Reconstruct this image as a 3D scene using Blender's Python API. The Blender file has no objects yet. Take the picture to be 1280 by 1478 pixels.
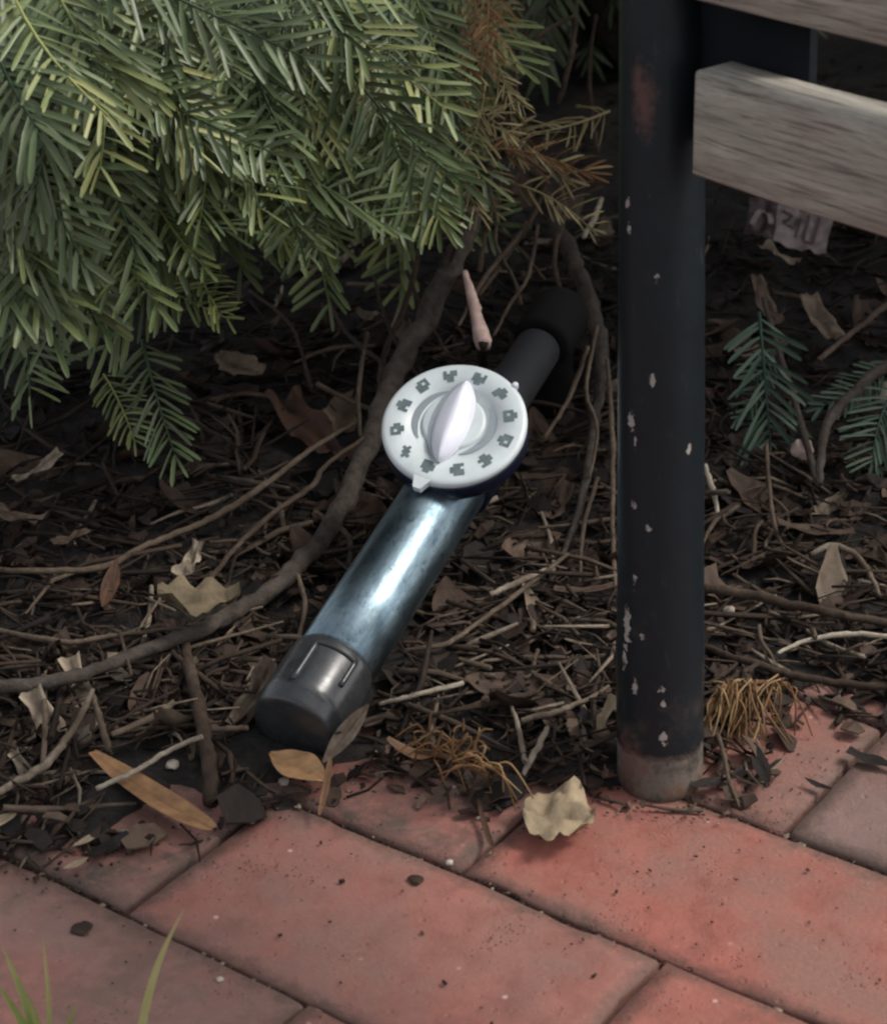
import bpy, math, random
import numpy as np
from mathutils import Vector, Matrix, noise

# ------------------------------------------------------------------ camera, world, sun, exposure
SC = bpy.context.scene
COL = SC.collection
W0, H0, FPX = 1280.0, 1478.0, 3000.0
CAM = Vector((0.52784, -0.46679, 0.54065))
YAW, PITCH, ROLL = -0.64967, 0.47947, -0.03376
CF = Vector((math.sin(YAW)*math.cos(PITCH), math.cos(YAW)*math.cos(PITCH), -math.sin(PITCH)))
_r = Vector((math.cos(YAW), -math.sin(YAW), 0.0)); _u = _r.cross(CF)
CR = _r*math.cos(ROLL) + _u*math.sin(ROLL)
CU = -_r*math.sin(ROLL) + _u*math.cos(ROLL)
cd = bpy.data.cameras.new('camera')
cam = bpy.data.objects.new('camera', cd); COL.objects.link(cam)
M = Matrix.Identity(4)
for i in range(3):
    M[i][0], M[i][1], M[i][2], M[i][3] = CR[i], CU[i], -CF[i], CAM[i]
cam.matrix_world = M
cd.sensor_fit = 'VERTICAL'; cd.sensor_height = 24.0; cd.lens = 24.0*FPX/H0
cd.clip_start = 0.02; cd.clip_end = 400
cd.dof.use_dof = True; cd.dof.focus_distance = 1.0; cd.dof.aperture_fstop = 12.0
SC.camera = cam

world = bpy.data.worlds.new('World'); SC.world = world; world.use_nodes = True
wn, wl = world.node_tree.nodes, world.node_tree.links
wn.clear()
SUN_EL, SUN_AZ = math.radians(50), math.radians(45)      # azimuth clockwise from +Y
sky = wn.new('ShaderNodeTexSky'); sky.sky_type = 'NISHITA'; sky.sun_disc = False
sky.sun_elevation = SUN_EL; sky.sun_rotation = SUN_AZ; sky.air_density = 1.0; sky.dust_density = 3.0
hs = wn.new('ShaderNodeHueSaturation'); hs.inputs['Saturation'].default_value = 0.22
bg = wn.new('ShaderNodeBackground'); bg.inputs['Strength'].default_value = 0.15
wo = wn.new('ShaderNodeOutputWorld')
wl.new(sky.outputs[0], hs.inputs['Color']); wl.new(hs.outputs[0], bg.inputs[0]); wl.new(bg.outputs[0], wo.inputs[0])
sd = bpy.data.lights.new('sun', 'SUN'); sd.energy = 1.35; sd.angle = math.radians(14); sd.color = (1.0, 0.94, 0.86)
sun = bpy.data.objects.new('sun', sd); COL.objects.link(sun)
_sd = Vector((math.sin(SUN_AZ)*math.cos(SUN_EL), math.cos(SUN_AZ)*math.cos(SUN_EL), math.sin(SUN_EL)))
sun.rotation_euler = _sd.to_track_quat('Z', 'Y').to_euler(); sun.location = _sd*5
SC.view_settings.view_transform = 'Standard'; SC.view_settings.look = 'None'
SC.view_settings.gamma = 1.0; SC.view_settings.use_curve_mapping = False
SC.view_settings.exposure = 0.62
SC.cycles.use_denoising = True
SC.cycles.filter_width = 2.3

# ------------------------------------------------------------------ helpers
def ray(px, py):
    return CF + CR*((px-W0/2)/FPX) - CU*((py-H0/2)/FPX)
def P(px, py, z=0.0):                      # pixel of the photograph -> point at height z
    d = ray(px, py); return CAM + d*((z-CAM.z)/d.z)
def Q(px, py, depth):                      # pixel -> point at a distance along the view axis
    return CAM + ray(px, py)*depth
def proj(p):
    d = Vector(p)-CAM; z = d.dot(CF)
    return (W0/2+FPX*d.dot(CR)/z, H0/2-FPX*d.dot(CU)/z, z)

def mesh_np(name, V, F, tint=None, smooth=True):
    V = np.asarray(V, dtype=np.float32).reshape(-1, 3); F = np.asarray(F, dtype=np.int32).reshape(-1, 4)
    me = bpy.data.meshes.new(name)
    me.vertices.add(len(V)); me.vertices.foreach_set('co', V.ravel())
    me.loops.add(F.size); me.loops.foreach_set('vertex_index', F.ravel())
    me.polygons.add(len(F)); me.polygons.foreach_set('loop_start', np.arange(0, F.size, 4, dtype=np.int32))
    me.polygons.foreach_set('use_smooth', np.full(len(F), smooth))
    if tint is not None:
        a = me.attributes.new('tint', 'FLOAT', 'POINT'); a.data.foreach_set('value', np.asarray(tint, dtype=np.float32))
    me.update(calc_edges=True); me.validate()
    return me
def link(name, me, mat=None, parent=None, loc=None, **props):
    if mat and not me.materials: me.materials.append(mat)
    o = bpy.data.objects.new(name, me); COL.objects.link(o)
    if parent: o.parent = parent
    if loc is not None: o.location = loc
    for k, v in props.items(): o[k] = v
    return o
def empty(name, loc, label, cat, group=None):
    o = bpy.data.objects.new(name, None); COL.objects.link(o); o.location = loc
    o.empty_display_size = 0.05; tag(o, label, cat, group); return o
def tag(o, label, cat, group=None):
    o['label'] = label; o['category'] = cat
    if group: o['group'] = group
    return o

class Acc:                                  # gathers arrays into one mesh
    def __init__(s): s.V = []; s.F = []; s.T = []; s.n = 0
    def add(s, V, F, t=0.5):
        V = np.asarray(V, dtype=np.float32).reshape(-1, 3)
        s.V.append(V); s.F.append(np.asarray(F, dtype=np.int32).reshape(-1, 4)+s.n)
        s.T.append(np.full(len(V), t, dtype=np.float32) if np.isscalar(t) else np.asarray(t, dtype=np.float32)); s.n += len(V)
    def mesh(s, name, smooth=True):
        return mesh_np(name, np.concatenate(s.V), np.concatenate(s.F), np.concatenate(s.T), smooth)

def lathe(prof, n=48):
    """prof: list of (radius, z) -> V, F around +Z"""
    k = len(prof); a = np.linspace(0, 2*np.pi, n, endpoint=False)
    V = np.array([[(r*np.cos(t), r*np.sin(t), z) for t in a] for r, z in prof]).reshape(-1, 3)
    F = [(i*n+j, i*n+(j+1) % n, (i+1)*n+(j+1) % n, (i+1)*n+j) for i in range(k-1) for j in range(n)]
    return V, F
def catmull(pts, rad, sub=6):
    pts = [Vector(p) for p in pts]; out, ro = [], []
    for i in range(len(pts)-1):
        p0 = pts[max(i-1, 0)]; p1 = pts[i]; p2 = pts[i+1]; p3 = pts[min(i+2, len(pts)-1)]
        for k in range(sub):
            t = k/sub
            out.append(0.5*((2*p1)+(p2-p0)*t+(2*p0-5*p1+4*p2-p3)*t*t+(3*p1-p0-3*p2+p3)*t**3))
            ro.append(rad[i]*(1-t)+rad[i+1]*t)
    out.append(pts[-1]); ro.append(rad[-1]); return out, ro
def tube(pts, rad, sides=7, rng=None, lump=0.12):
    V, F = [], []; m = len(pts)
    up = Vector((0.13, 0.21, 0.97))
    for i, p in enumerate(pts):
        d = (pts[min(i+1, m-1)]-pts[max(i-1, 0)]).normalized()
        a = d.cross(up)
        if a.length < 1e-3: a = d.cross(Vector((1, 0, 0)))
        a.normalize(); b = d.cross(a)
        for j in range(sides):
            t = 2*math.pi*j/sides
            r = rad[i]*(1+(rng.uniform(-lump, lump) if rng else 0))
            V.append(p+(a*math.cos(t)+b*math.sin(t))*r)
    F = [(i*sides+j, i*sides+(j+1) % sides, (i+1)*sides+(j+1) % sides, (i+1)*sides+j) for i in range(m-1) for j in range(sides)]
    c0 = len(V); V.append(pts[0]); V.append(pts[-1])
    for j in range(0, sides-1, 2):
        F.append((c0, (j+1) % sides, j, c0) if False else (c0, (j+2) % sides, (j+1) % sides, j))
        e = (m-1)*sides
        F.append((c0+1, e+j, e+(j+1) % sides, e+(j+2) % sides))
    return [tuple(v) for v in V], F

# ------------------------------------------------------------------ materials
class N:
    def __init__(s, name):
        s.m = bpy.data.materials.new(name); s.m.use_nodes = True; s.t = s.m.node_tree
        s.b = s.t.nodes['Principled BSDF']; s.out = s.t.nodes['Material Output']
    def n(s, typ, **kw):
        x = s.t.nodes.new(typ)
        for k, v in kw.items():
            if k in x.inputs: x.inputs[k].default_value = v
            else: setattr(x, k, v)
        return x
    def l(s, a, b): s.t.links.new(a, b)
    def set(s, **kw):
        for k, v in kw.items(): s.b.inputs[k.replace('_', ' ')].default_value = v
    def coord(s, scale=(1, 1, 1), kind='Object'):
        c = s.n('ShaderNodeTexCoord'); m = s.n('ShaderNodeMapping'); m.inputs['Scale'].default_value = scale
        s.l(c.outputs[kind], m.inputs[0]); return m.outputs[0]
    def noise(s, vec, scale, detail=4, rough=0.55, dist=0.0):
        x = s.n('ShaderNodeTexNoise'); x.inputs['Scale'].default_value = scale; x.inputs['Detail'].default_value = detail
        x.inputs['Roughness'].default_value = rough; x.inputs['Distortion'].default_value = dist
        s.l(vec, x.inputs['Vector']); return x.outputs['Fac']
    def ramp(s, fac, stops, interp='LINEAR'):
        x = s.n('ShaderNodeValToRGB'); x.color_ramp.interpolation = interp; e = x.color_ramp.elements
        while len(e) < len(stops): e.new(0.5)
        for q, (p, c) in zip(e, stops): q.position = p; q.color = (*c, 1) if not np.isscalar(c) else (c, c, c, 1)
        s.l(fac, x.inputs[0]); return x.outputs[0]
    def mix(s, fac, a, b, mode='MIX'):
        x = s.n('ShaderNodeMix', data_type='RGBA', blend_type=mode)
        for v, i in ((fac, 0), (a, 6), (b, 7)):
            if hasattr(v, 'links'): s.l(v, x.inputs[i])
            else: x.inputs[i].default_value = v if i == 0 else (*v, 1)
        return x.outputs[2]
    def math(s, op, a, b=0.5, clamp=False):
        x = s.n('ShaderNodeMath', operation=op); x.use_clamp = clamp
        for v, i in ((a, 0), (b, 1)):
            if hasattr(v, 'links'): s.l(v, x.inputs[i])
            else: x.inputs[i].default_value = v
        return x.outputs[0]
    def bump(s, h, dist=0.001, strength=1.0):
        x = s.n('ShaderNodeBump'); x.inputs['Distance'].default_value = dist; x.inputs['Strength'].default_value = strength
        s.l(h, x.inputs['Height']); s.l(x.outputs[0], s.b.inputs['Normal']); return x

def brick_mat():
    s = N('fired_clay'); v = s.coord(kind='Object'); oi = s.n('ShaderNodeObjectInfo')
    c = s.n('ShaderNodeTexCoord'); add = s.n('ShaderNodeVectorMath', operation='ADD')
    s.l(c.outputs['Object'], add.inputs[0])
    off = s.n('ShaderNodeVectorMath', operation='SCALE'); comb = s.n('ShaderNodeCombineXYZ')
    s.l(oi.outputs['Random'], comb.inputs[0]); s.l(oi.outputs['Random'], comb.inputs[2]); s.l(comb.outputs[0], off.inputs[0]); off.inputs['Scale'].default_value = 37
    s.l(off.outputs[0], add.inputs[1]); v = add.outputs[0]
    big = s.noise(v, 14, 4, .6); mid = s.noise(v, 60, 5, .65); fine = s.noise(v, 420, 4, .7); huge = s.noise(v, 7, 3)
    sat = s.mix(s.ramp(mid, [(.3, 0), (.75, 1)]), (.205, .062, .045), (.365, .120, .088))
    dull = s.mix(fine, (.125, .060, .046), (.26, .142, .112))
    m1 = s.ramp(s.math('ADD', s.math('MULTIPLY', big, .7), s.math('MULTIPLY', mid, .3)), [(.44, 0), (.60, .8)])
    col = s.mix(m1, sat, dull)
    # object colour: alpha-free dirt amount in R, grey amount in G
    sep = s.n('ShaderNodeSeparateColor'); s.l(oi.outputs['Color'], sep.inputs[0])
    col = s.mix(s.math('MULTIPLY', sep.outputs[1], s.ramp(huge, [(.3, .75), (.7, 1)])), col, s.mix(mid, (.11, .072, .060), (.215, .150, .132)))
    dirt = s.ramp(s.noise(v, 30, 6, .7, .4), [(.45, 0), (.62, 1)])
    col = s.mix(s.math('MULTIPLY', dirt, sep.outputs[0]), col, (.072, .05, .038))
    spk = s.n('ShaderNodeTexVoronoi'); spk.inputs['Scale'].default_value = 110; s.l(v, spk.inputs['Vector'])
    dark = s.ramp(spk.outputs['Distance'], [(.08, .4), (.16, 0)])
    gate = s.ramp(s.noise(v, 22, 4, .7), [(.56, 0), (.64, 1)])
    col = s.mix(s.math('MULTIPLY', dark, gate), col, (.07, .035, .028))
    sp2 = s.n('ShaderNodeTexVoronoi'); sp2.inputs['Scale'].default_value = 75; s.l(v, sp2.inputs['Vector'])
    li = s.math('MULTIPLY', s.ramp(sp2.outputs['Distance'], [(.05, .7), (.11, 0)]), s.ramp(s.noise(v, 38, 2), [(.55, 0), (.62, 1)]))
    col = s.mix(li, col, (.5, .36, .3))
    at = s.n('ShaderNodeAttribute'); at.attribute_name = 'edge'
    ed = s.ramp(s.math('ADD', s.math('MULTIPLY', at.outputs['Fac'], .5), s.math('MULTIPLY', s.noise(v, 130, 5, .75), .8)), [(.66, 0), (.9, .6)])
    col = s.mix(ed, col, (.062, .042, .031))
    pit = s.n('ShaderNodeTexVoronoi'); pit.inputs['Scale'].default_value = 420; s.l(v, pit.inputs['Vector'])
    pm = s.math('MULTIPLY', s.ramp(pit.outputs['Distance'], [(.14, 1), (.3, 0)]), s.ramp(s.noise(v, 24, 5, .7), [(.54, 0), (.66, 1)]))
    col = s.mix(s.math('MULTIPLY', pm, .3), col, (.085, .035, .026))
    s.l(col, s.b.inputs['Base Color']); s.set(Roughness=.82)
    s.l(s.ramp(mid, [(.3, .62), (.7, .9)]), s.b.inputs['Roughness'])
    h = s.math('ADD', s.math('MULTIPLY', fine, .35), s.math('ADD', s.math('MULTIPLY', mid, .7), s.math('ADD', s.math('MULTIPLY', dark, -.6), s.math('MULTIPLY', pm, -.5))))
    s.bump(h, .0018, .9); return s.m

def soil_mat(name, c1, c2, c3):
    s = N(name); v = s.coord(); a = s.noise(v, 35, 8, .75, .5); b = s.noise(v, 260, 5, .7); c = s.noise(v, 8, 3)
    col = s.ramp(a, [(.3, c1), (.5, c2), (.72, c3)])
    col = s.mix(s.ramp(b, [(.45, 0), (.7, .55)]), col, tuple(min(1, x*2.0) for x in c3))
    s.l(col, s.b.inputs['Base Color']); s.set(Roughness=.95)
    s.bump(s.math('ADD', a, s.math('MULTIPLY', b, .5)), .006, 1.0); return s.m

def tint_mat(name, stops, rough=.8, nscale=90, bumpd=.0006, namt=.45, back=None, stretch=(1, 1, 1), obj_rand=0.0, spec=.3):
    """colour from the piece's own tint attribute, mottled by noise"""
    s = N(name); v = s.coord(stretch); at = s.n('ShaderNodeAttribute'); at.attribute_name = 'tint'
    t = at.outputs['Fac']
    if obj_rand:
        oi = s.n('ShaderNodeObjectInfo')
        t = s.math('ADD', t, s.math('MULTIPLY', s.math('SUBTRACT', oi.outputs['Random'], .5), obj_rand))
    nz = s.noise(v, nscale, 5, .65)
    col = s.ramp(t, stops)
    shade = s.ramp(nz, [(.28, 1-namt), (.72, 1+namt*.6)])
    col = s.mix(1.0, col, shade, 'MULTIPLY')
    if back:
        g = s.n('ShaderNodeNewGeometry'); col = s.mix(s.math('MULTIPLY', g.outputs['Backfacing'], .6), col, back)
    s.l(col, s.b.inputs['Base Color']); s.set(Roughness=rough); s.b.inputs['Specular IOR Level'].default_value = spec
    s.bump(nz, bumpd, .8); return s.m

M_brick = brick_mat()
M_soil = soil_mat('dark_mulch_soil', (.003, .0025, .002), (.009, .0065, .005), (.022, .016, .012))
M_joint = soil_mat('joint_dirt', (.008, .006, .005), (.018, .012, .010), (.04, .026, .02))
M_bark = tint_mat('bark', [(0, (.016, .012, .010)), (.5, (.060, .047, .038)), (1, (.15, .125, .105))], .88, 150, .0026, .6)
M_twig = tint_mat('dry_twig', [(0, (.010, .006, .004)), (.4, (.046, .029, .019)), (.7, (.125, .092, .064)), (1, (.36, .31, .24))], .85, 200, .0016, .5)
M_leaf = tint_mat('dead_leaf', [(0, (.008, .005, .004)), (.35, (.034, .019, .012)), (.6, (.088, .056, .038)), (.85, (.18, .14, .10)), (1, (.36, .30, .22))], .75, 130, .0008, .5)
M_orange = tint_mat('orange_leaf', [(0, (.055, .024, .012)), (.3, (.13, .060, .028)), (.6, (.235, .125, .056)), (1, (.35, .205, .095))], .65, 90, .0010, .5, spec=.4)
M_cream = tint_mat('cream_leaf', [(0, (.13, .10, .06)), (1, (.31, .235, .15))], .75, 70, .0015, .55)
M_green = tint_mat('yew_needle', [(0, (.003, .012, .006)), (.28, (.016, .044, .018)), (.50, (.062, .110, .036)), (.74, (.20, .245, .070)), (1, (.44, .41, .13))], .42, 60, .0003, .25, back=(.11, .14, .06), obj_rand=.62, spec=.4)
M_dead = tint_mat('dead_needle', [(0, (.075, .036, .018)), (.5, (.19, .095, .035)), (1, (.36, .26, .13))], .65, 80, .0003, .3)
M_straw = tint_mat('straw_needle', [(0, (.13, .095, .035)), (.5, (.27, .225, .105)), (1, (.46, .41, .25))], .6, 80, .0003, .3)
M_grass = tint_mat('grass_blade', [(0, (.17, .28, .07)), (1, (.46, .44, .20))], .5, 60, .0003, .2)
M_pebble = tint_mat('pale_chip', [(0, (.14, .10, .08)), (1, (.42, .36, .30))], .7, 200, .0005, .3)

# ------------------------------------------------------------------ the setting
rng = random.Random(7); nr = np.random.default_rng(7)
# ground to the horizon
gV = [(-200, -200, -.06), (200, -200, -.06), (200, 200, -.06), (-200, 200, -.06)]
link('ground', mesh_np('ground', gV, [(0, 1, 2, 3)]), M_soil, kind='structure')
# pavement bedding, bricks as its children
jx = np.linspace(-2.0, 2.0, 161); jy = np.linspace(-2.2, .62, 113)
JX, JY = np.meshgrid(jx, jy, indexing='ij')
JZ = -.0085 + .002*np.sin(JX*61+JY*37)*np.sin(JY*83-JX*29)
V = np.stack([JX, JY, JZ], -1).reshape(-1, 3); n2 = len(jy)
F = [(i*n2+j, (i+1)*n2+j, (i+1)*n2+j+1, i*n2+j+1) for i in range(len(jx)-1) for j in range(n2-1)]
pave = link('pavement', mesh_np('pavement', V, F), M_joint, kind='structure')

def brick_mesh(seed, L=.1978, Wd=.0978, T=.05, nx=22, ny=11):
    r = random.Random(seed); V = []; F = []
    def edge(t, s):                                   # wandering arris, 0..1 mm, with a few chips
        e = .0005*noise.noise(Vector((t*45, s*7.3, seed*3.1)))+.0006*noise.noise(Vector((t*160, s*3.3, seed)))
        c = noise.noise(Vector((t*24, s*11.7+5, seed*1.7)))
        return e-(.0022*(c-.42) / .2 if c > .42 else 0)
    xs = [-.5+i/nx for i in range(nx+1)]; ys = [-.5+j/ny for j in range(ny+1)]
    bev = .0009
    # rings: top grid inset by bevel, then outer ring lower, then bottom ring
    top = {}
    for i, x in enumerate(xs):
        for j, y in enumerate(ys):
            X = x*(L-2*bev); Y = y*(Wd-2*bev)
            if i in (0, nx): X += (1 if i else -1)*edge(Y, 1+i)
            if j in (0, ny): Y += (1 if j else -1)*edge(X, 30+j)
            z = .0009*noise.noise(Vector((X*28, Y*28, seed*2.2)))
            if i in (0, nx) or j in (0, ny): z -= .0002
            top[i, j] = len(V); V.append((X, Y, z))
    for i in range(nx):
        for j in range(ny): F.append((top[i, j], top[i+1, j], top[i+1, j+1], top[i, j+1]))
    per = [(i, 0) for i in range(nx)]+[(nx, j) for j in range(ny)]+[(i, ny) for i in range(nx, 0, -1)]+[(0, j) for j in range(ny, 0, -1)]
    prev = [top[k] for k in per]
    for z, o in ((-.0022, bev), (-T, bev)):
        cur = []
        for k in per:
            X, Y, _ = V[top[k]]
            ox = o*(1 if k[0] == nx else -1 if k[0] == 0 else 0); oy = o*(1 if k[1] == ny else -1 if k[1] == 0 else 0)
            cur.append(len(V)); V.append((X+ox, Y+oy, z))
        m = len(per)
        for a in range(m): F.append((prev[a], cur[a], cur[(a+1) % m], prev[(a+1) % m]))
        prev = cur
    me = mesh_np('brick', V, F); a = me.attributes.new('edge', 'FLOAT', 'POINT')
    ed = np.zeros(len(V), dtype=np.float32)
    for (i, j), q in top.items(): ed[q] = 1.0 if i in (0, nx) or j in (0, ny) else (.45 if i in (1, nx-1) or j in (1, ny-1) else 0)
    ed[len(top):] = 1.0; a.data.foreach_set('value', ed)
    return me
bmeshes = [brick_mesh(k) for k in range(7)]; bmeshes[0].materials.append(M_brick)
for b in bmeshes[1:]: b.materials.append(M_brick)
special = {(0, 0): (.25, .28), (1, 1): (.06, .0), (-1, -1): (.35, .72), (0, -1): (.3, .62), (2, 2): (.35, .95), (1, 2): (.35, .12), (0, 1): (1.0, .45), (-1, 0): (1.0, .5), (2, 0): (.1, .1), (1, -1): (.1, .2), (1, 0): (.1, .1)}
k = 0
for row in range(-9, 4):
    y = row*.1+.05
    half = .1 if row % 2 else 0.0
    i0 = -7 if row < 1 else -2
    for i in range(-6, 7):
        x = i*.2+.1+half
        if row >= 1 and x < -.45: continue
        if row >= 3 and x < .05: continue
        o = link('brick', bmeshes[(i*3+row*5) % 7], None, pave)
        o.location = (x+rng.uniform(-.0008, .0008), y+rng.uniform(-.0008, .0008), rng.uniform(-.0008, .0009))
        o.rotation_euler = (rng.uniform(-.004, .004), rng.uniform(-.003, .003), rng.uniform(-.003, .003)+(math.pi if (i+row) % 2 else 0))
        d, g = rng.uniform(.05, .4), max(0, rng.uniform(-.3, .6))
        # bricks in view have their own staining
        key = (i, row) if row in (0, 2) else (i, row)
        if row == 0 and i == 0: d, g = .12, .30
        if row == 1 and i == 0: d, g = .06, .0
        if row == 1 and i == -1: d, g = .9, .3
        if row == -1 and i == -1: d, g = .5, .55
        if row == -1 and i == 0: d, g = .3, .3
        if row == -1 and i == 1: d, g = .1, .0
        if row == 0 and i == -1: d, g = 1.0, .5
        if row == 0 and i == 1: d, g = .1, .05
        if row == 2 and i == 0: d, g = .25, .1
        if row == 2 and i == 1: d, g = .3, .8
        o.color = (d, g, 0, 1)

# planting bed: a mound of soil that spills over the brick edge
EDGE = [(-400, 1190), (-60, 1232), (60, 1252), (150, 1222), (235, 1190), (330, 1168), (420, 1140), (510, 1120), (590, 1118), (690, 1135), (742, 1172), (830, 1150), (900, 1140), (1000, 1148), (1058, 1118), (1085, 1050), (1112, 1008), (1180, 1006), (1290, 1032), (1700, 1130)]
E2 = np.array([P(*q)[:2] for q in EDGE])
far = np.array([[3.2, .45], [3.2, 3.5], [-3.6, 3.5], [-3.6, -.3]])
POLY = np.concatenate([E2, far])
def inside_np(X, Y, poly):
    c = np.zeros(X.shape, bool); n = len(poly)
    for i in range(n):
        x1, y1 = poly[i]; x2, y2 = poly[(i+1) % n]
        cond = ((y1 > Y) != (y2 > Y)) & (X < (x2-x1)*(Y-y1)/((y2-y1) if y2 != y1 else 1e-9)+x1)
        c ^= cond
    return c
def sdist(X, Y):
    d = np.full(X.shape, 9.0)
    for i in range(len(E2)-1):
        a, b = E2[i], E2[i+1]; ab = b-a; L2 = ab@ab
        t = np.clip(((X-a[0])*ab[0]+(Y-a[1])*ab[1])/L2, 0, 1)
        d = np.minimum(d, np.hypot(X-a[0]-t*ab[0], Y-a[1]-t*ab[1]))
    return np.where(inside_np(X, Y, POLY), d, -d)
def fbm(X, Y, s, seed):
    return noise.fractal(Vector((X*s, Y*s, seed)), 1.0, 2.1, 4)
gx = np.concatenate([np.linspace(-3.5, -.75, 56)[:-1], np.arange(-.75, .62, .006), np.linspace(.62, 3.2, 52)[1:]])
gy = np.concatenate([np.linspace(-.35, .0, 10)[:-1], np.arange(0, 1.15, .006), np.linspace(1.15, 3.4, 76)[1:]])
GX, GY = np.meshgrid(gx, gy, indexing='ij')
SD = sdist(GX, GY)
NZ = np.array([fbm(x, y, 22, 3.3) for x, y in zip(GX.ravel(), GY.ravel())]).reshape(GX.shape)
NZ2 = np.array([noise.noise(Vector((x*90, y*90, 1.7))) for x, y in zip(GX.ravel(), GY.ravel())]).reshape(GX.shape)
def height(sdv, n1, n2_):
    s = np.clip((sdv+.012+.010*n1)/.03, 0, 1); s = s*s*(3-2*s)
    return -.016+s*(.020+.007*n1+.0028*n2_)+np.clip(sdv-.03, 0, .5)*.05
GZ = height(SD, NZ, NZ2)
n2 = len(gy); V = np.stack([GX, GY, GZ], -1).reshape(-1, 3)
ii, jj = np.meshgrid(np.arange(len(gx)-1), np.arange(n2-1), indexing='ij')
F = np.stack([ii*n2+jj, (ii+1)*n2+jj, (ii+1)*n2+jj+1, ii*n2+jj+1], -1).reshape(-1, 4)
keep = (SD[:-1, :-1] > -.035).ravel()
link('planting_bed', mesh_np('planting_bed', V, F[keep]), M_soil, kind='structure')
def bedz(x, y):
    s = float(sdist(np.array([x]), np.array([y]))[0])
    z = float(height(s, fbm(x, y, 22, 3.3), noise.noise(Vector((x*90, y*90, 1.7)))))
    return max(z, .0 if y < .4 else -.01), s
def G(px, py, lift=0.0):                    # pixel -> point on bed / pavement
    z = .005
    for _ in range(4):
        p = P(px, py, z); z = bedz(p.x, p.y)[0]+lift
    return P(px, py, z)

# ------------------------------------------------------------------ bench
M_wood = None
def wood():
    s = N('weathered_wood'); v = s.coord((1, 6, 6)); a = s.noise(v, 11, 8, .78, .9)
    v2 = s.coord((1, 22, 22)); b = s.noise(v2, 22, 5, .7); v3 = s.coord((1, 2, 2)); c = s.noise(v3, 14, 3)
    col = s.ramp(a, [(.25, (.15, .135, .11)), (.42, (.30, .278, .235)), (.6, (.42, .392, .335)), (.8, (.52, .485, .42))])
    col = s.mix(s.ramp(b, [(.36, .85), (.50, 0)]), col, (.085, .07, .055))
    col = s.mix(s.ramp(c, [(.5, 0), (.75, .4)]), col, (.28, .20, .175))
    s.l(col, s.b.inputs['Base Color']); s.set(Roughness=.88)
    s.bump(s.math('ADD', a, s.math('MULTIPLY', b, .7)), .0022, .9); return s.m
def paint():
    s = N('chipped_black_paint'); v = s.coord()
    sep = s.n('ShaderNodeSeparateXYZ'); s.l(v, sep.inputs[0])
    nz = s.noise(v, 60, 5, .7); nf = s.noise(v, 300, 4, .7); wide = s.noise(v, 25, 3)
    base = s.mix(wide, (.0045, .0072, .0095), (.009, .0135, .0175))
    dust = s.ramp(s.math('ADD', nz, s.math('MULTIPLY', sep.outputs[2], -2.2)), [(.40, 0), (.62, .55)])
    base = s.mix(dust, base, (.060, .047, .038))
    scr = s.ramp(s.noise(s.coord((1, 1, .12)), 260, 5, .8), [(.62, 0), (.70, .35)])
    base = s.mix(scr, base, (.09, .085, .085))
    # bare rusty foot below the paint line
    foot = s.ramp(s.math('ADD', sep.outputs[2], s.math('MULTIPLY', s.math('SUBTRACT', nz, .5), .012)), [(.0228, 1), (.0234, 0)])
    rust = s.ramp(s.noise(v, 90, 5, .7), [(.35, (.045, .035, .028)), (.52, (.13, .108, .09)), (.68, (.12, .06, .035))])
    col = s.mix(foot, base, rust)
    at = s.n('ShaderNodeAttribute'); at.attribute_name = 'wear'
    w = s.math('MULTIPLY', at.outputs['Fac'], 1.0)
    chip = s.ramp(s.math('ADD', w, s.math('MULTIPLY', s.math('SUBTRACT', nf, .5), 1.8)), [(.52, 0), (.6, 1)])
    col = s.mix(chip, col, s.mix(nz, (.17, .14, .12), (.42, .39, .36)))
    at2 = s.n('ShaderNodeAttribute'); at2.attribute_name = 'rust'
    r2 = s.ramp(s.math('ADD', at2.outputs['Fac'], s.math('MULTIPLY', s.math('SUBTRACT', nf, .5), 1.2)), [(.3, 0), (.8, .8)])
    col = s.mix(r2, col, (.10, .05, .042))
    s.l(col, s.b.inputs['Base Color']); s.l(s.mix(foot, (.42, .42, .42), (.9, .9, .9)), s.b.inputs['Roughness'])
    s.b.inputs['Specular IOR Level'].default_value = .28
    h = s.math('SUBTRACT', s.math('MULTIPLY', nz, .4), s.math('ADD', chip, foot))
    s.bump(h, .0012, .7); return s.m
M_wood = wood(); M_paint = paint()
LEG = P(952, 1122); LEG.z = -.001
bench = empty('bench', LEG, 'bench with one chipped black pipe leg and weathered grey wooden slats', 'bench')
RB = .0197
LEAN = Vector((CF.x, CF.y, 0)).normalized()*.14
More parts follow.
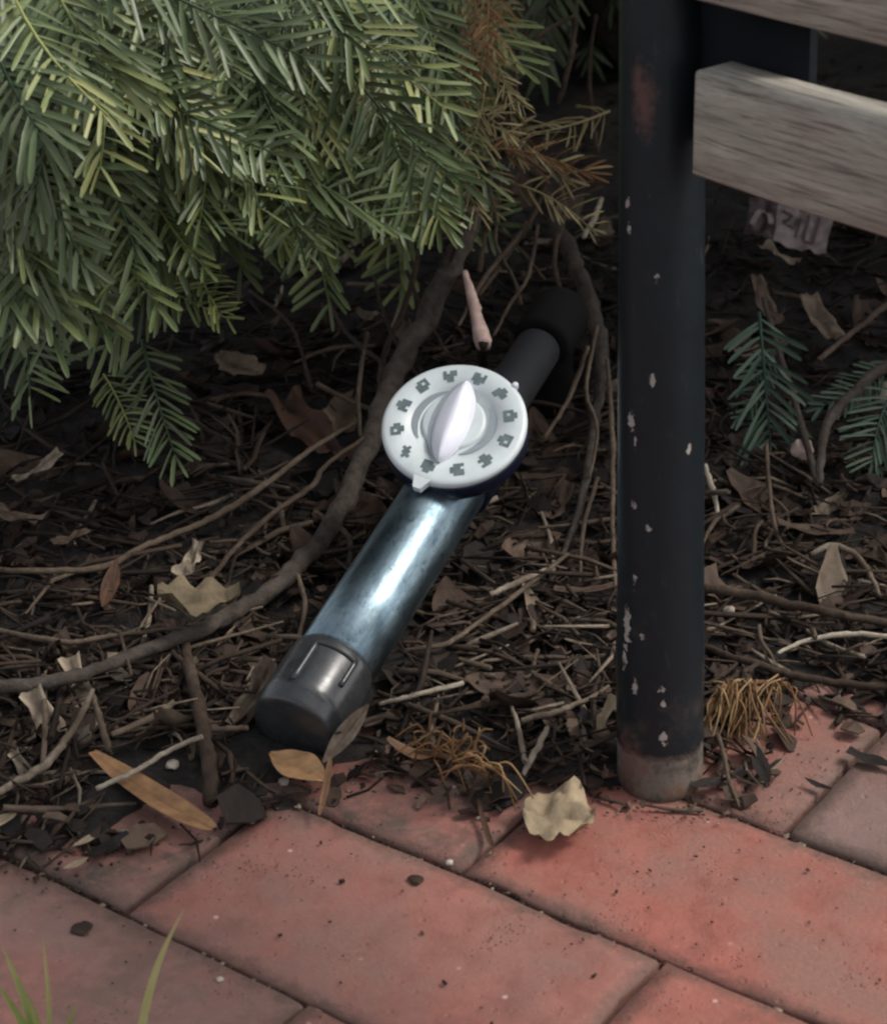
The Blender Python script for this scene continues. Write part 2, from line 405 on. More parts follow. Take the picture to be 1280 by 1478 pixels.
def leg_mesh(view=True):
    nz, nt = 230, 72; Hh = .52; V = []; wear = []; rustv = []
    # chips seen in the photograph, as (height, angle round the pipe from the camera's side, half height, half width)
    chips = []
    for (px, py, hw, hh) in ((948, 402, 5, 6), (935, 765, 6, 5), (908, 612, 6, 14), (912, 645, 3, 12), (926, 920, 5, 6), (915, 992, 6, 11), (956, 996, 6, 6), (957, 1017, 5, 6), (912, 840, 5, 9), (903, 905, 7, 24), (900, 945, 5, 22), (940, 552, 4, 10), (997, 650, 5, 8), (911, 730, 6, 7), (956, 1065, 6, 9), (899, 295, 5, 8), (902, 330, 4, 7)):
        d = ray(px, py); o = CAM-LEG; d = d-LEAN*d.z; o = o-LEAN*o.z
        a = d.x*d.x+d.y*d.y; b = 2*(o.x*d.x+o.y*d.y); c = o.x*o.x+o.y*o.y-RB*RB
        disc = max(b*b-4*a*c, 0); t = (-b-math.sqrt(disc))/(2*a); p = o+d*t
        chips.append((p.z, math.atan2(p.y, p.x), hh/3400, hw/3900/RB*1.1))
    rs = []
    for (px, py, hw, hh) in ((925, 150, 22, 52), (915, 120, 12, 30), (905, 1110, 30, 70)):
        d = ray(px, py); o = CAM-LEG; d = d-LEAN*d.z; o = o-LEAN*o.z
        a = d.x*d.x+d.y*d.y; b = 2*(o.x*d.x+o.y*d.y); c = o.x*o.x+o.y*o.y-RB*RB
        disc = max(b*b-4*a*c, 0); t = (-b-math.sqrt(disc))/(2*a); p = o+d*t
        rs.append((p.z, math.atan2(p.y, p.x), hh/2950, hw/3300/RB*1.2))
    for i in range(nz+1):
        z = Hh*i/nz
        r = RB-.0005 if z < .0225 else RB
        if z < .0015: r -= .0012
        for j in range(nt):
            a = 2*math.pi*j/nt; rr = r+.00022*noise.noise(Vector((math.cos(a)*2, math.sin(a)*2, z*40)))
            rr *= 1-.42*z; V.append((rr*math.cos(a)+LEAN.x*z, rr*math.sin(a)+LEAN.y*z, z)); w = 0; ru = 0
            if view:
                for (cz, ca, hz, ha) in chips:
                    da = (a-ca+math.pi) % (2*math.pi)-math.pi
                    w = max(w, 1-math.hypot((z-cz)/(hz*2.2), da/(ha*2.2)))
                for (cz, ca, hz, ha) in rs:
                    da = (a-ca+math.pi) % (2*math.pi)-math.pi
                    ru = max(ru, 1-math.hypot((z-cz)/(hz*1.3), da/(ha*1.3)))
            wear.append(w); rustv.append(ru)
    F = [(i*nt+j, i*nt+(j+1) % nt, (i+1)*nt+(j+1) % nt, (i+1)*nt+j) for i in range(nz) for j in range(nt)]
    me = mesh_np('leg', V, F)
    for nm, arr in (('wear', wear), ('rust', rustv)):
        a = me.attributes.new(nm, 'FLOAT', 'POINT'); a.data.foreach_set('value', np.array(arr, dtype=np.float32))
    return me
link('leg', leg_mesh(), M_paint, bench, label='chipped black pipe leg with a bare rusty foot')
BD = math.radians(-15.5); bx = Vector((math.cos(BD), math.sin(BD), 0)); by = Vector((-math.sin(BD), math.cos(BD), 0))
o = link('leg', leg_mesh(False), M_paint, bench, bx*1.25)
def slat_mesh(seed, L, Hh, T):
    V = []; F = []; nx = 90; r = .0013
    sec = [(-T/2, r), (-T/2, Hh*.25), (-T/2, Hh*.5), (-T/2, Hh*.75), (-T/2, Hh-r), (-T/2+r*.35, Hh-r*.35), (-T/2+r, Hh), (T/2-r, Hh), (T/2, Hh-r), (T/2, r), (T/2-r, 0), (-T/2+r, 0), (-T/2+r*.35, r*.35)]
    m = len(sec)
    for i in range(nx+1):
        x = L*(i/nx)**1.5
        for (y, z) in sec:
            V.append((x+(.0006*noise.noise(Vector((z*200, y*200, seed))) if i == 0 else 0), y+.0007*noise.noise(Vector((x*9, z*90, seed))), z+.0009*noise.noise(Vector((x*12, y*60, seed+4)))))
    F = [(i*m+j, i*m+(j+1) % m, (i+1)*m+(j+1) % m, (i+1)*m+j) for i in range(nx) for j in range(m)]
    F = [f[::-1] for f in F]
    for e in (0, nx*m):
        for j in range(1, m-2, 2):
            q = (e, e+j, e+j+1, e+j+2); F.append(q if e == 0 else q[::-1])
    return mesh_np('slat', V, F)
def slat_z(py, yoff):
    lo, hi = .1, .6
    for _ in range(30):
        z = (lo+hi)/2
        if proj(LEG+LEAN*z+bx*(RB+.0170)-by*yoff+Vector((0, 0, z)))[1] > py: lo = z
        else: hi = z
    return z
ZA, ZB, ZC = slat_z(255, .0165), slat_z(98, .0165), slat_z(2, .0165)
for sn, zz in ((1, ZA), (2, ZC), (3, 2*ZC-ZA)):
    s_ = link('slat', slat_mesh(sn*5.1, 1.2, ZB-ZA, .021), M_wood, bench, LEAN*zz+bx*(RB+.0150)-by*.006+Vector((0, 0, zz)))
    s_.rotation_euler = (0, 0, BD)
# steel mounting plate behind the slats
def box(x0, x1, y0, y1, z0, z1, b=.0008):
    V = [(x0, y0, z0), (x1, y0, z0), (x1, y1, z0), (x0, y1, z0), (x0, y0, z1), (x1, y0, z1), (x1, y1, z1), (x0, y1, z1)]
    return V, [(0, 3, 2, 1), (4, 5, 6, 7), (0, 1, 5, 4), (1, 2, 6, 5), (2, 3, 7, 6), (3, 0, 4, 7)]
M_steel = None
def plain(name, c, rough, metal=0, spec=.5, nscale=80, amt=.35, bumpd=.0003):
    s = N(name); v = s.coord(); nz = s.noise(v, nscale, 5, .65)
    s.l(s.mix(1.0, c, s.ramp(nz, [(.3, 1-amt), (.7, 1+amt*.5)]), 'MULTIPLY'), s.b.inputs['Base Color'])
    s.l(s.ramp(s.noise(v, nscale*.5, 4), [(.3, max(rough-.12, .03)), (.7, min(rough+.12, 1))]), s.b.inputs['Roughness'])
    s.b.inputs['Metallic'].default_value = metal; s.b.inputs['Specular IOR Level'].default_value = spec
    s.bump(nz, bumpd, .6); return s.m
M_steel = plain('black_steel', (.005, .007, .010), .85, 0, .2)
V, F = box(RB*.6, .074, .0052, .0092, ZA+.008, .50)
V = [(x+LEAN.dot(bx)*z, y+LEAN.dot(by)*z, z) for x, y, z in V]
pl = link('mounting_plate', mesh_np('mounting_plate', V, F, smooth=False), M_steel, bench); pl.rotation_euler = (0, 0, BD)
# ------------------------------------------------------------------ metal pipe with the dial
def chrome():
    s = N('scuffed_chrome'); v = s.coord((1, 1, .25)); a = s.noise(v, 90, 6, .7); c = s.coord(); b = s.noise(c, 26, 4, .6, .8)
    col = s.mix(s.ramp(a, [(.35, 0), (.7, 1)]), (.10, .145, .18), (.33, .43, .48))
    spots = s.ramp(s.noise(c, 150, 5, .75), [(.56, 0), (.66, .75)])
    col = s.mix(spots, col, (.05, .075, .09))
    col = s.mix(s.ramp(s.noise(c, 70, 5, .7, .5), [(.46, 0), (.66, .5)]), col, (.12, .175, .205))
    s.l(col, s.b.inputs['Base Color']); s.b.inputs['Metallic'].default_value = 1.0
    s.l(s.ramp(b, [(.3, .30), (.7, .44)]), s.b.inputs['Roughness'])
    s.bump(s.math('ADD', a, s.math('MULTIPLY', b, 1.5)), .0005, .5); return s.m
M_chrome = chrome()
M_cap = plain('grey_plastic_cap', (.030, .032, .034), .27, 0, .55, 140, .3, .0002)
M_coup = plain('dark_plastic_coupling', (.014, .015, .017), .7, 0, .2, 140, .3, .0002)
M_rubber = plain('black_plastic', (.006, .006, .0065), .85, 0, .1)
M_white = plain('white_dial_plastic', (.60, .655, .665), .42, 0, .5, 34, .16, .0002)
M_knob = plain('knob_plastic', (.70, .71, .79), .34, 0, .5, 60, .05, .0001)
M_ink = plain('dial_ink', (.13, .17, .18), .6, 0, .3, 300, .25, .0001)
M_groove_shadow = plain('dial_groove_and_shadow', (.27, .31, .34), .6, 0, .3, 200, .15, .0001)
M_navy = plain('navy_housing', (.008, .012, .030), .32, 0, .5)
A0 = P(456, 1000, .0225); A1 = P(778, 500, .088)
ax = (A1-A0).normalized(); LP = (A1-A0).length
side = ax.cross(Vector((0, 0, 1))).normalized(); upn = side.cross(ax)
pipe = empty('metal_pipe', A0, 'shiny metal pipe with a dark grey end cap and a round white twelve-mark dial', 'metal pipe')
Rm = Matrix((side, upn, ax)).transposed().to_4x4()      # local z along the pipe
def part(name, VF, mat, zoff=0.0, parent=pipe, smooth=True):
    o = link(name, mesh_np(name, VF[0], VF[1], smooth=smooth), mat, parent)
    o.matrix_local = Rm @ Matrix.Translation((0, 0, zoff)); return o
RP = .0196
part('tube', lathe([(RP-.002, -.01), (RP, -.01), (RP, LP*.25), (RP, LP*.5), (RP, LP*.74), (RP-.001, LP*.745), (RP-.004, LP*.745)], 72), M_chrome)
# end cap: thick socket with a stepped rim and raised rib frame
capR = .0216
part('end_cap', lathe([(0, -.0250), (.017, -.0250), (.0196, -.0243), (.0206, -.0225), (.0210, -.017), (capR-.0003, -.0165), (capR, -.0155), (capR, -.012), (capR, .0135), (capR-.0003, .0165), (capR-.0016, .0185), (capR-.0032, .0192), (RP+.0002, .0192)], 72), M_cap)
cap = pipe.children[-1]
toc = (CAM-(A0)).normalized()
ang0 = math.atan2(toc.dot(upn), toc.dot(side))
def arc_rib(acc, a_list, z_list, R, hgt=.0011, wdt=.0010):
    pts = [Vector((R*math.cos(a), R*math.sin(a), z)) for a, z in zip(a_list, z_list)]
    V, F = tube(pts, [wdt*1.4]*len(pts), 6); acc.add([tuple(v) for v in V], F)
rib = Acc(); a_l, a_r = ang0-.36, ang0+.60
zs0, zs1 = -.0135, .0120
# side ribs and a top rib: an open frame
for aa in (a_l, a_r):
    arc_rib(rib, [aa]*8, np.linspace(zs0 if aa == a_r else -.004, zs1, 8), capR+.0001)
aa_ = np.linspace(a_l, a_r, 16); arc_rib(rib, aa_, [zs1]*16, capR+.0001)
me = rib.mesh('rib'); o = link('rib', me, M_cap, cap)
# black coupling and collar at the upper end, elbow going down into the bed
part('coupling', lathe([(RP-.0005, LP*.735), (RP*.74, LP*.80), (RP*.66, LP*.83), (RP*.66, LP*.99), (RP*.62, LP*1.0), (RP*.6, LP*1.0)], 48), M_coup)
part('collar', lathe([(RP*.6, LP*1.005), (RP*.80, LP*1.008), (RP*.86, LP*1.02), (RP*.86, LP*1.11), (RP*.8, LP*1.13), (RP*.6, LP*1.14)], 48), M_rubber)
ez = LP*1.06
aw = Vector((CF.x, CF.y, 0)).normalized()
ep = [ax*ez, ax*(ez+.012)+aw*.008, ax*(ez+.012)+aw*.030+Vector((0, 0, -.014)), ax*(ez+.006)+aw*.048+Vector((0, 0, -.05)), ax*(ez+.004)+aw*.05+Vector((0, 0, -.15))]
ep, er = catmull(ep, [RP*.7]*5, 6)
V, F = tube(ep, er, 32)
link('elbow', mesh_np('elbow', V, F), M_rubber, pipe)
# the dial
minor = (-.22, .975); tilt = math.radians(33)
nrm = (-CF*math.cos(tilt)+(CR*minor[0]+CU*minor[1])*math.sin(tilt)).normalized()
best = None
for t in np.linspace(.4, 1.0, 121):
    for h in np.linspace(.03, .055, 26):
        c = A0+ax*(LP*t)+nrm*h; q = proj(c); e = math.hypot(q[0]-655, q[1]-610)
        if best is None or e < best[0]: best = (e, t, h, c)
DT, DH, DC = best[1:]
tabv = (Vector(Q(620, 706, 1.0))-Vector(Q(655, 610, 1.0)))
ydir = -(tabv-nrm*tabv.dot(nrm)).normalized(); xdir = ydir.cross(nrm)
DM = Matrix((xdir, ydir, nrm)).transposed().to_4x4(); DM.translation = DC-A0
RD = 106/FPX*proj(DC)[2]*1.0
dial = link('dial', mesh_np('dial', *lathe([(0, 0), (RD*.60, 0), (RD*.605, .0004), (RD*.93, .0004), (RD*.975, -.0001), (RD, -.0012), (RD*1.0, -.0034), (RD*.985, -.0042), (0, -.0042)], 96)), M_white, pipe)
dial.matrix_local = DM
def dpart(name, V, F, mat, smooth=True):
    return link(name, mesh_np(name, V, F, smooth=smooth), mat, dial)
hz = -(DH-RP*.7)
o = link('housing', mesh_np('housing', *lathe([(0, -.0045), (RD*.97, -.0045), (RD*1.0, -.006), (RD*1.0, -.0140), (RD*.93, -.0165), (RD*.50, -.0185), (RD*.45, hz-.004)], 64)), M_navy, pipe); o.matrix_local = DM
# pipe clamp under the housing
part('clamp', lathe([(RP, LP*DT-.016), (RP+.0025, LP*DT-.015), (RP+.0025, LP*DT+.015), (RP, LP*DT+.016)], 48), M_navy)
# twelve printed marks, little blocky glyphs
gl = random.Random(4)
glyphs = ["0110 1111 1111 0111", "1110 1111 0111 1110", "0111 1110 1111 0110", "1111 1101 1111 0110", "0110 1111 1011 1111", "0110 1111 1111 1100", "1101 1111 1111 0110", "1011 1111 1110 0110", "0111 1101 1111 1110", "0110 1111 1111 1011", "1110 1011 1111 0110", "0100 1110 0111 0010"]
for k in range(12):
    a = -math.pi/2+math.pi*2*k/12
    V, F = [], []; cs = RD*.048; rows = glyphs[k].split()
    c, s_ = math.cos(a), math.sin(a); base = RD*.775
    for ri, rr in enumerate(rows):
        for ci, ch in enumerate(rr):
            if ch != '1': continue
            x0 = (ci-2)*cs; y0 = (2-ri-1)*cs
            q = []
            for (dx, dy) in ((0, 0), (1.02, 0), (1.02, 1.02), (0, 1.02)):
                lx = x0+dx*cs; ly = y0+dy*cs
                q.append((base*c+lx*(-s_)*-1+ly*c, base*s_+lx*c*-1+ly*s_, .00062))
            n0 = len(V); V += q; F.append((n0, n0+1, n0+2, n0+3))
    dpart('mark', V, F, M_ink, False)
# two curved grooves either side of the knob
for sgn in (0, math.pi):
    V, F = [], []; m = 26
    for i in range(m+1):
        t = i/m; a = sgn+(-.92+1.84*t)-.05; w = math.sin(math.pi*min(max(t, .03), .97))**.6
        for rr in (RD*(.53-.055*w), RD*(.53+.055*w)): V.append((rr*math.cos(a), rr*math.sin(a), .00035))
    for i in range(m): F.append((2*i, 2*i+1, 2*i+3, 2*i+2))
    dpart('groove', V, F, M_groove_shadow, False)
# raised hub and lens-shaped knob
dpart('hub', *lathe([(0, .0016), (RD*.40, .0016), (RD*.43, .0012), (RD*.445, .0001)], 64), M_white)
V, F = [], []; m, kx = 40, 13; kl = RD*.68; kw = RD*.25
for i in range(m+1):
    u_ = -1+2*i/m; w = kw*(1-abs(u_)**2.2)**.8+RD*.012; lift = .0062*(1-abs(u_)**3.5)**.5+.0006
    for j in range(kx):
        s_ = -1+2*j/(kx-1)
        V.append((w*s_*(1-.22*0), u_*kl, .0012+lift*(1-abs(s_)**1.25*.82)-(.0016 if abs(s_) > .99 else 0)))
for i in range(m):
    for j in range(kx-1): F.append((i*kx+j, i*kx+j+1, (i+1)*kx+j+1, (i+1)*kx+j))
kn = dpart('knob', V, F, M_knob); kn.rotation_euler = (0, 0, .16)
V = []; F = []
for i in range(31):                                   # knob's shadow on its left side, painted as a dark strip
    u_ = -1+2*i/30
    for e in (0, 1): V.append((-(kw*(1-abs(u_)**2.2)**.8+RD*(.004+.055*e*(1-u_*u_)**.6+.003)), u_*kl*1.02, .0019))
for i in range(30): F.append((2*i, 2*i+2, 2*i+3, 2*i+1))
dpart('knob_shadow_line', V, F, M_groove_shadow, False).rotation_euler = (0, 0, .16)
# tab on the rim and a small bright screw opposite
tw_, tn_ = RD*.13, RD*.055
V = [(-tw_, -RD*.95, .0002), (tw_, -RD*.95, .0002), (tn_, -RD*1.13, 0), (-tn_, -RD*1.13, 0), (-tw_, -RD*.95, -.0036), (tw_, -RD*.95, -.0036), (tn_, -RD*1.13, -.0036), (-tn_, -RD*1.13, -.0036)]
F = [(3, 2, 1, 0), (4, 5, 6, 7), (0, 1, 5, 4), (1, 2, 6, 5), (2, 3, 7, 6), (3, 0, 4, 7)]
o = dpart('tab', V, F, M_white, False)
vv = Vector(Q(738, 541, 1.0))-Vector(Q(655, 610, 1.0)); vv = vv-nrm*vv.dot(nrm); sx, sy = vv.normalized().dot(xdir), vv.normalized().dot(ydir)
V, F = lathe([(0, .0008), (RD*.030, .0008), (RD*.045, .0002), (RD*.045, -.003), (0, -.003)], 16)
dpart('screw_head', [(x+sx*RD*1.02, y+sy*RD*1.02, z) for x, y, z in V], F, M_knob)

# ------------------------------------------------------------------ evergreen foliage
def spray(seed, L=.085, nn=24, nl=.023, width=.0028, droop=.25, curl=.2, ang=(55, 40), full=True, sparse=0.0, wob=1.0, young=0.0):
    """twig along +X with two ranks of flat needles; returns V, F, tint"""
    r = random.Random(seed); A = Acc()
    bend = r.uniform(-.25, .25); zb = r.uniform(-.35, .1)
    def axis(t):
        return Vector((L*t, L*bend*t*t, L*zb*t*t))
    pts = [axis(t/6) for t in range(7)]
    V, F = tube(pts, [.0011*(1-.55*t/6) for t in range(7)], 4); A.add(V, F, .55)
    for sidx in (-1, 1):
        for i in range(nn):
            if r.random() < sparse: continue
            t = (i+.3+r.uniform(-.25, .25)*wob)/nn*.97+.03
            p = axis(t)
            ln = nl*(.62+.5*math.sin(math.pi*min(1, .22+t*.72)))*r.uniform(.82, 1.12)
            a = math.radians(ang[0]+(ang[1]-ang[0])*t+r.uniform(-9, 9)*wob)*1.0
            if t > .93: a *= .55
            elev = r.uniform(.05, .5)*wob-.05
            d0 = Vector((math.cos(a), sidx*math.sin(a), math.sin(elev)*.6)).normalized()
            c = Vector((curl*r.uniform(.3, 1.3), 0, -droop*r.uniform(.3, 1.5)))
            nrm_ = Vector((0, 0, 1)); lat = d0.cross(nrm_).normalized()
            roll = r.uniform(-.5, .5)*wob; lat = (lat*math.cos(roll)+nrm_*math.sin(roll)).normalized(); up = lat.cross(d0)
            w = width*r.uniform(.8, 1.1)
            tint = .30+.22*t+r.uniform(-.24, .24)+(young if t > .45 else 0)*(t-.3)*1.6
            prof = ((0, .45), (.3, .95), (.86, 1), (1, .5)) if full else ((0, .6), (.5, 1), (1, .25))
            vs = []
            for (q, ww) in prof:
                c0 = p+d0*(ln*q)+c*(ln*q*q*.5)
                if full:
                    vs += [c0-lat*w*.5*ww, c0-up*(w*.22*ww), c0+lat*w*.5*ww]
                else: vs += [c0-lat*w*.5*ww, c0+lat*w*.5*ww]
            m = len(prof)
            if full: fs = [(k*3+e, k*3+3+e, k*3+4+e, k*3+1+e) for k in range(m-1) for e in (0, 1)]
            else: fs = [(k*2, k*2+2, k*2+3, k*2+1) for k in range(m-1)]
            A.add([tuple(v) for v in vs], fs, tint)
    return A
live = []
for k in range(12):
    a = spray(100+k, L=.07+.012*(k % 4), nn=13+k % 4+(k % 4), nl=.0255, width=.0024+.0004*(k % 2), wob=1.35, curl=.35, young=(0, .0, .3, .0, .22, .0)[k % 6])
    me = a.mesh('needle_spray'); me.materials.append(M_green); live.append(me)
bigneedle = []
for k in range(3):
    a = spray(150+k, L=.06, nn=13, nl=.036, width=.0036, ang=(58, 30), droop=.5, wob=1.3)
    me = a.mesh('needle_spray'); me.materials.append(M_green); bigneedle.append(me)
deadm = []
for k in range(4):
    a = spray(200+k, L=.075, nn=16, nl=.021, width=.0019, sparse=.3, droop=.8, curl=.5, wob=1.8)
    me = a.mesh('dry_spray'); me.materials.append(M_straw if k != 1 else M_dead); deadm.append(me)

BASE = Vector((-.46, 1.12, .03))
shrub = empty('yew_shrub', BASE, 'dense dark green needled evergreen shrub overhanging the mulch at upper left', 'shrub')
def orient(d, n):
    d = d.normalized(); y = n.cross(d).normalized(); z = d.cross(y)
    return Matrix((d, y, z)).transposed().to_4x4()
def put_spray(me, base, d, n, scale=1.0, name='needle_spray', parent=shrub, **props):
    o = bpy.data.objects.new(name, me); COL.objects.link(o); o.parent = parent
    m = orient(d, n)@Matrix.Scale(scale, 4); m.translation = base-parent.location
    o.matrix_local = m
    for k, v in props.items(): o[k] = v
    return o
ALLB = []
def screen_dir(deg, k):
    a = math.radians(deg); return (CR*math.cos(a)+CU*math.sin(a)-CF*k).normalized()
sr = random.Random(11)
def depth_at(px, py):
    return 1.16-.24*(1-min(py, 560)/560)*(1-min(px, 900)/900)-.05*(1-px/900)+(.10 if px > 560 else 0)*min(1, (px-560)/150)
# sprays one can point at, base -> tip pixel
KEY = [((292, 140), (318, 292), 0, .0), ((196, 235), (238, 345), 3, .0), ((100, 340), (128, 478), 6, .01), ((205, 490), (238, 640), 1, .0), ((185, 20), (188, 130), -1, .03),
       ((566, 190), (600, 325), 4, .0), ((452, 225), (474, 345), 2, .0), ((-10, 60), (38, 190), -2, -.02), ((40, 210), (92, 335), 5, .0), ((548, 70), (425, 200), 7, -.01),
       ((15, 400), (72, 548), 8, .0), ((300, -10), (338, 95), 9, .01), ((605, -40), (560, 80), 10, .0), ((170, 380), (275, 440), 11, .02), ((250, 360), (300, 400), 2, .03), ((372, 250), (380, 340), 4, .02),
       ((410, -20), (400, 100), 3, .03), ((510, 210), (540, 330), 6, .03), ((620, 120), (640, 260), 8, .02), ((-30, 300), (25, 430), -3, -.01), ((90, -20), (110, 120), 5, .01), ((130, 120), (140, 260), 9, .02), ((150, 540), (190, 600), 9, .05)]
def scaled(me_i, L, a, b, extra):
    dep = depth_at(*a)+extra; A = Q(*a, dep); B = Q(*b, dep-.02)
    B = B+Vector((0, 0, 0)); return A, B
n_parts = 0
for (a, b, mi, ex) in KEY:
    A, B = scaled(mi, 0, a, b, ex); d = B-A; L = d.length+.004
    me = live[mi] if mi >= 0 else bigneedle[-mi-1]
    baseL = (.07+.012*(mi % 4)) if mi >= 0 else .06
    n = (-CF+CU*.5+Vector((sr.uniform(-.25, .25), sr.uniform(-.25, .25), 0))).normalized()
    put_spray(me, A, d, n, min(max(L/baseL, .6), 1.5)*1.0); n_parts += 1; ALLB.append(A)
FOL = [(-120, -120), (740, -120), (742, 60), (700, 130), (690, 190), (660, 235), (630, 280), (590, 330), (520, 325), (470, 345), (420, 330), (370, 312), (330, 325), (295, 345), (262, 385), (225, 415), (180, 440), (130, 455), (70, 462), (20, 470), (-120, 480)]
FOLn = np.array(FOL, float)
def infol(x, y): return bool(inside_np(np.array([x]), np.array([y]), FOLn)[0])
cnt = 0
while cnt < 200:
    px, py = sr.uniform(-60, 745), sr.uniform(-90, 540)
    ang = sr.gauss(-92, 36)
    L = sr.uniform(.055, .095); k = sr.uniform(-.1, .5)
    lay = sr.random()**1.3*.22
    dep = depth_at(px, py)+lay; dr = screen_dir(ang, k)
    A = Q(px, py, dep); tip = A+dr*L; q = proj(tip)
    if not infol(px, py) or not infol(q[0], q[1]): continue
    n = (-CF*1.0+Vector((0, 0, 1))*.8+Vector((sr.uniform(-.6, .6), sr.uniform(-.6, .6), sr.uniform(-.4, .4)))).normalized()
    me = bigneedle[cnt % 3] if (px < 330 and py < 260 and sr.random() < .3) else live[sr.randrange(12)]
    put_spray(me, A, dr, n, sr.uniform(.85, 1.15)); cnt += 1; ALLB.append(A)
# dry sprays, straw coloured
for (a, b, mi, dd, sc_) in [((660, 165), (820, 200), 0, 1.22, 1.0), ((700, 215), (835, 208), 1, 1.21, .95), ((650, 190), (672, 300), 2, 1.20, 1.0), ((560, 90), (530, 165), 3, 1.05, .8), ((512, 85), (545, 140), 0, 1.04, .8),
                             ((700, -40), (722, 60), 1, 1.10, 1.0), ((680, -30), (705, 80), 1, 1.11, 1.0), ((725, -40), (735, 50), 1, 1.12, 1.0), ((665, 10), (700, 110), 3, 1.13, 1.0), ((690, 90), (740, 150), 2, 1.15, 1.0), ((700, 120), (690, 240), 0, 1.16, 1.0), ((640, 130), (740, 175), 3, 1.16, 1.0), ((250, 20), (300, 30), 1, 1.02, .7), ((640, 260), (680, 330), 0, 1.22, .8), ((880, 160), (760, 215), 3, 1.24, 1.0)]:
    A = Q(*a, dd); B = Q(*b, dd-.015)
    put_spray(deadm[mi], A, B-A, (-CF+CU*.6).normalized(), (B-A).length/.075*1.1, 'dry_spray', label='dry straw-coloured needle spray')
sq = random.Random(77)
for k in range(10):
    px, py = sq.uniform(590, 770), sq.uniform(-20, 270)
    if px > 700 and py < 90: continue
    dd = sq.uniform(1.12, 1.24); L = sq.uniform(.038, .058)
    put_spray(deadm[(0, 2, 3)[k % 3]], Q(px, py, dd), screen_dir(sq.gauss(-70, 45), sq.uniform(-.1, .4)), (-CF+CU*.5+Vector((sq.uniform(-.5, .5), sq.uniform(-.5, .5), 0))).normalized(), L/.075, 'dry_spray', label='dry straw-coloured needle spray')
# the mass behind, above and beside the frame: shades the bed as the real shrub does
mass = Acc(); templ = [spray(300+k, L=.11, nn=17, nl=.030, width=.0045, full=False) for k in range(4)]
TT = [(np.concatenate(t.V), np.concatenate(t.F), np.concatenate(t.T)) for t in templ]
mr = random.Random(5); made = 0; tries = 0
while made < 3700 and tries < 90000:
    tries += 1
    x, y, z = mr.uniform(-1.75, 1.05), mr.uniform(.28, 2.1), mr.uniform(.10, 1.15)
    e = ((x+.62)/1.15)**2+((y-1.25)/.85)**2+((z-.58)/.60)**2
    e2 = ((x-.45)/.6)**2+((y-1.4)/.5)**2+((z-.72)/.42)**2
    if e > 1 and e2 > 1 and not (y > 1.45 and x < .6 and z < .9): continue
    if e < .35 and mr.random() < .7: continue
    q = proj((x, y, z))
    m_ = 90
    infr = -m_ < q[0] < 1280+m_ and -m_ < q[1] < 1478+m_
    if infr:
        if q[2] < 1.75:
            if not infol(q[0]+0, q[1]+130) or not infol(q[0], q[1]) or q[2] < depth_at(q[0], q[1])+.16 or q[0] > 600: continue
        elif q[1] > 230: continue
    V_, F_, T_ = TT[mr.randrange(4)]
    out = Vector(((x+.62), (y-1.25)*.9, -.35)).normalized()
    d = (out+Vector((mr.uniform(-.6, .6), mr.uniform(-.6, .6), mr.uniform(-.6, .3)))).normalized()
    nn_ = Vector((mr.uniform(-.5, .5), mr.uniform(-.5, .5), 1)).normalized()
    R3 = np.array(orient(d, nn_).to_3x3())
    mass.add(V_@R3.T*mr.uniform(.85, 1.2)+np.array([x, y, z])-np.array(BASE), F_, T_-.3); made += 1  # tint lowered so the deep shade between sprays is in the colour
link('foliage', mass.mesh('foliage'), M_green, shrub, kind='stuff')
# woody frame
def stem(pts, rad, tint, mat=M_bark, name='branch', parent=shrub, sides=9, seed=1, sub=7, jit=.22, **props):
    r = random.Random(seed); pp, rr = catmull(pts, rad, sub)
    pp = [p+Vector((r.uniform(-1, 1), r.uniform(-1, 1), r.uniform(-1, 1)))*rr[i]*jit for i, p in enumerate(pp)]
    V, F = tube([p-(parent.location if parent else Vector()) for p in pp], rr, sides, r, .14)
    a = Acc(); t = np.array([tint+.18*noise.noise(Vector(p)*60) for p in pp]); t = np.concatenate([np.repeat(t, sides), [tint, tint]])
    a.add(V, F, t)
    return link(name, a.mesh(name), mat, parent, **props)
for k in range(16):
    b = ALLB[(k*17) % len(ALLB)]
    mid = BASE.lerp(b, .55)+Vector((0, 0, .10+.02*(k % 4)))
    stem([BASE+Vector((sr.uniform(-.05, .05), sr.uniform(-.05, .05), 0)), BASE.lerp(mid, .5)+Vector((0, 0, .04)), mid, b], [.012, .009, .006, .0018], .35, seed=k)
def pixstem(pts, name, tint, label=None, cat=None, mat=M_bark, parent=None, seed=1, sides=8, ends=None, group=None):
    """pts: (px, py, lift over the bed, width px)"""
    pp, rr = [], []
    for (px, py, lift, w) in pts:
        p = G(px, py, lift); pp.append(p); rr.append(w*.5*proj(p)[2]/FPX)
    o = stem(pp, rr, tint, mat, name, parent, sides, seed)
    if label: tag(o, label, cat, group)
    return o
pixstem([(-60, 992, .02, 19), (60, 988, .02, 20), (150, 962, .018, 19), (270, 916, .015, 22), (350, 878, .012, 26), (430, 818, .012, 28), (490, 738, .015, 29), (525, 660, .02, 30), (560, 570, .035, 32), (610, 465, .06, 33), (655, 375, .09, 32), (690, 300, .12, 28), (705, 230, .15, 22)], 'branch', .52, parent=shrub, seed=3, sides=12)
pixstem([(770, 240, .10, 16), (795, 310, .06, 22), (825, 370, .045, 24), (853, 440, .03, 24), (868, 515, .025, 20), (862, 590, .02, 14), (846, 690, .016, 12), (828, 760, .012, 9), (805, 812, .006, 7)], 'branch', .45, parent=shrub, seed=4, sides=10)

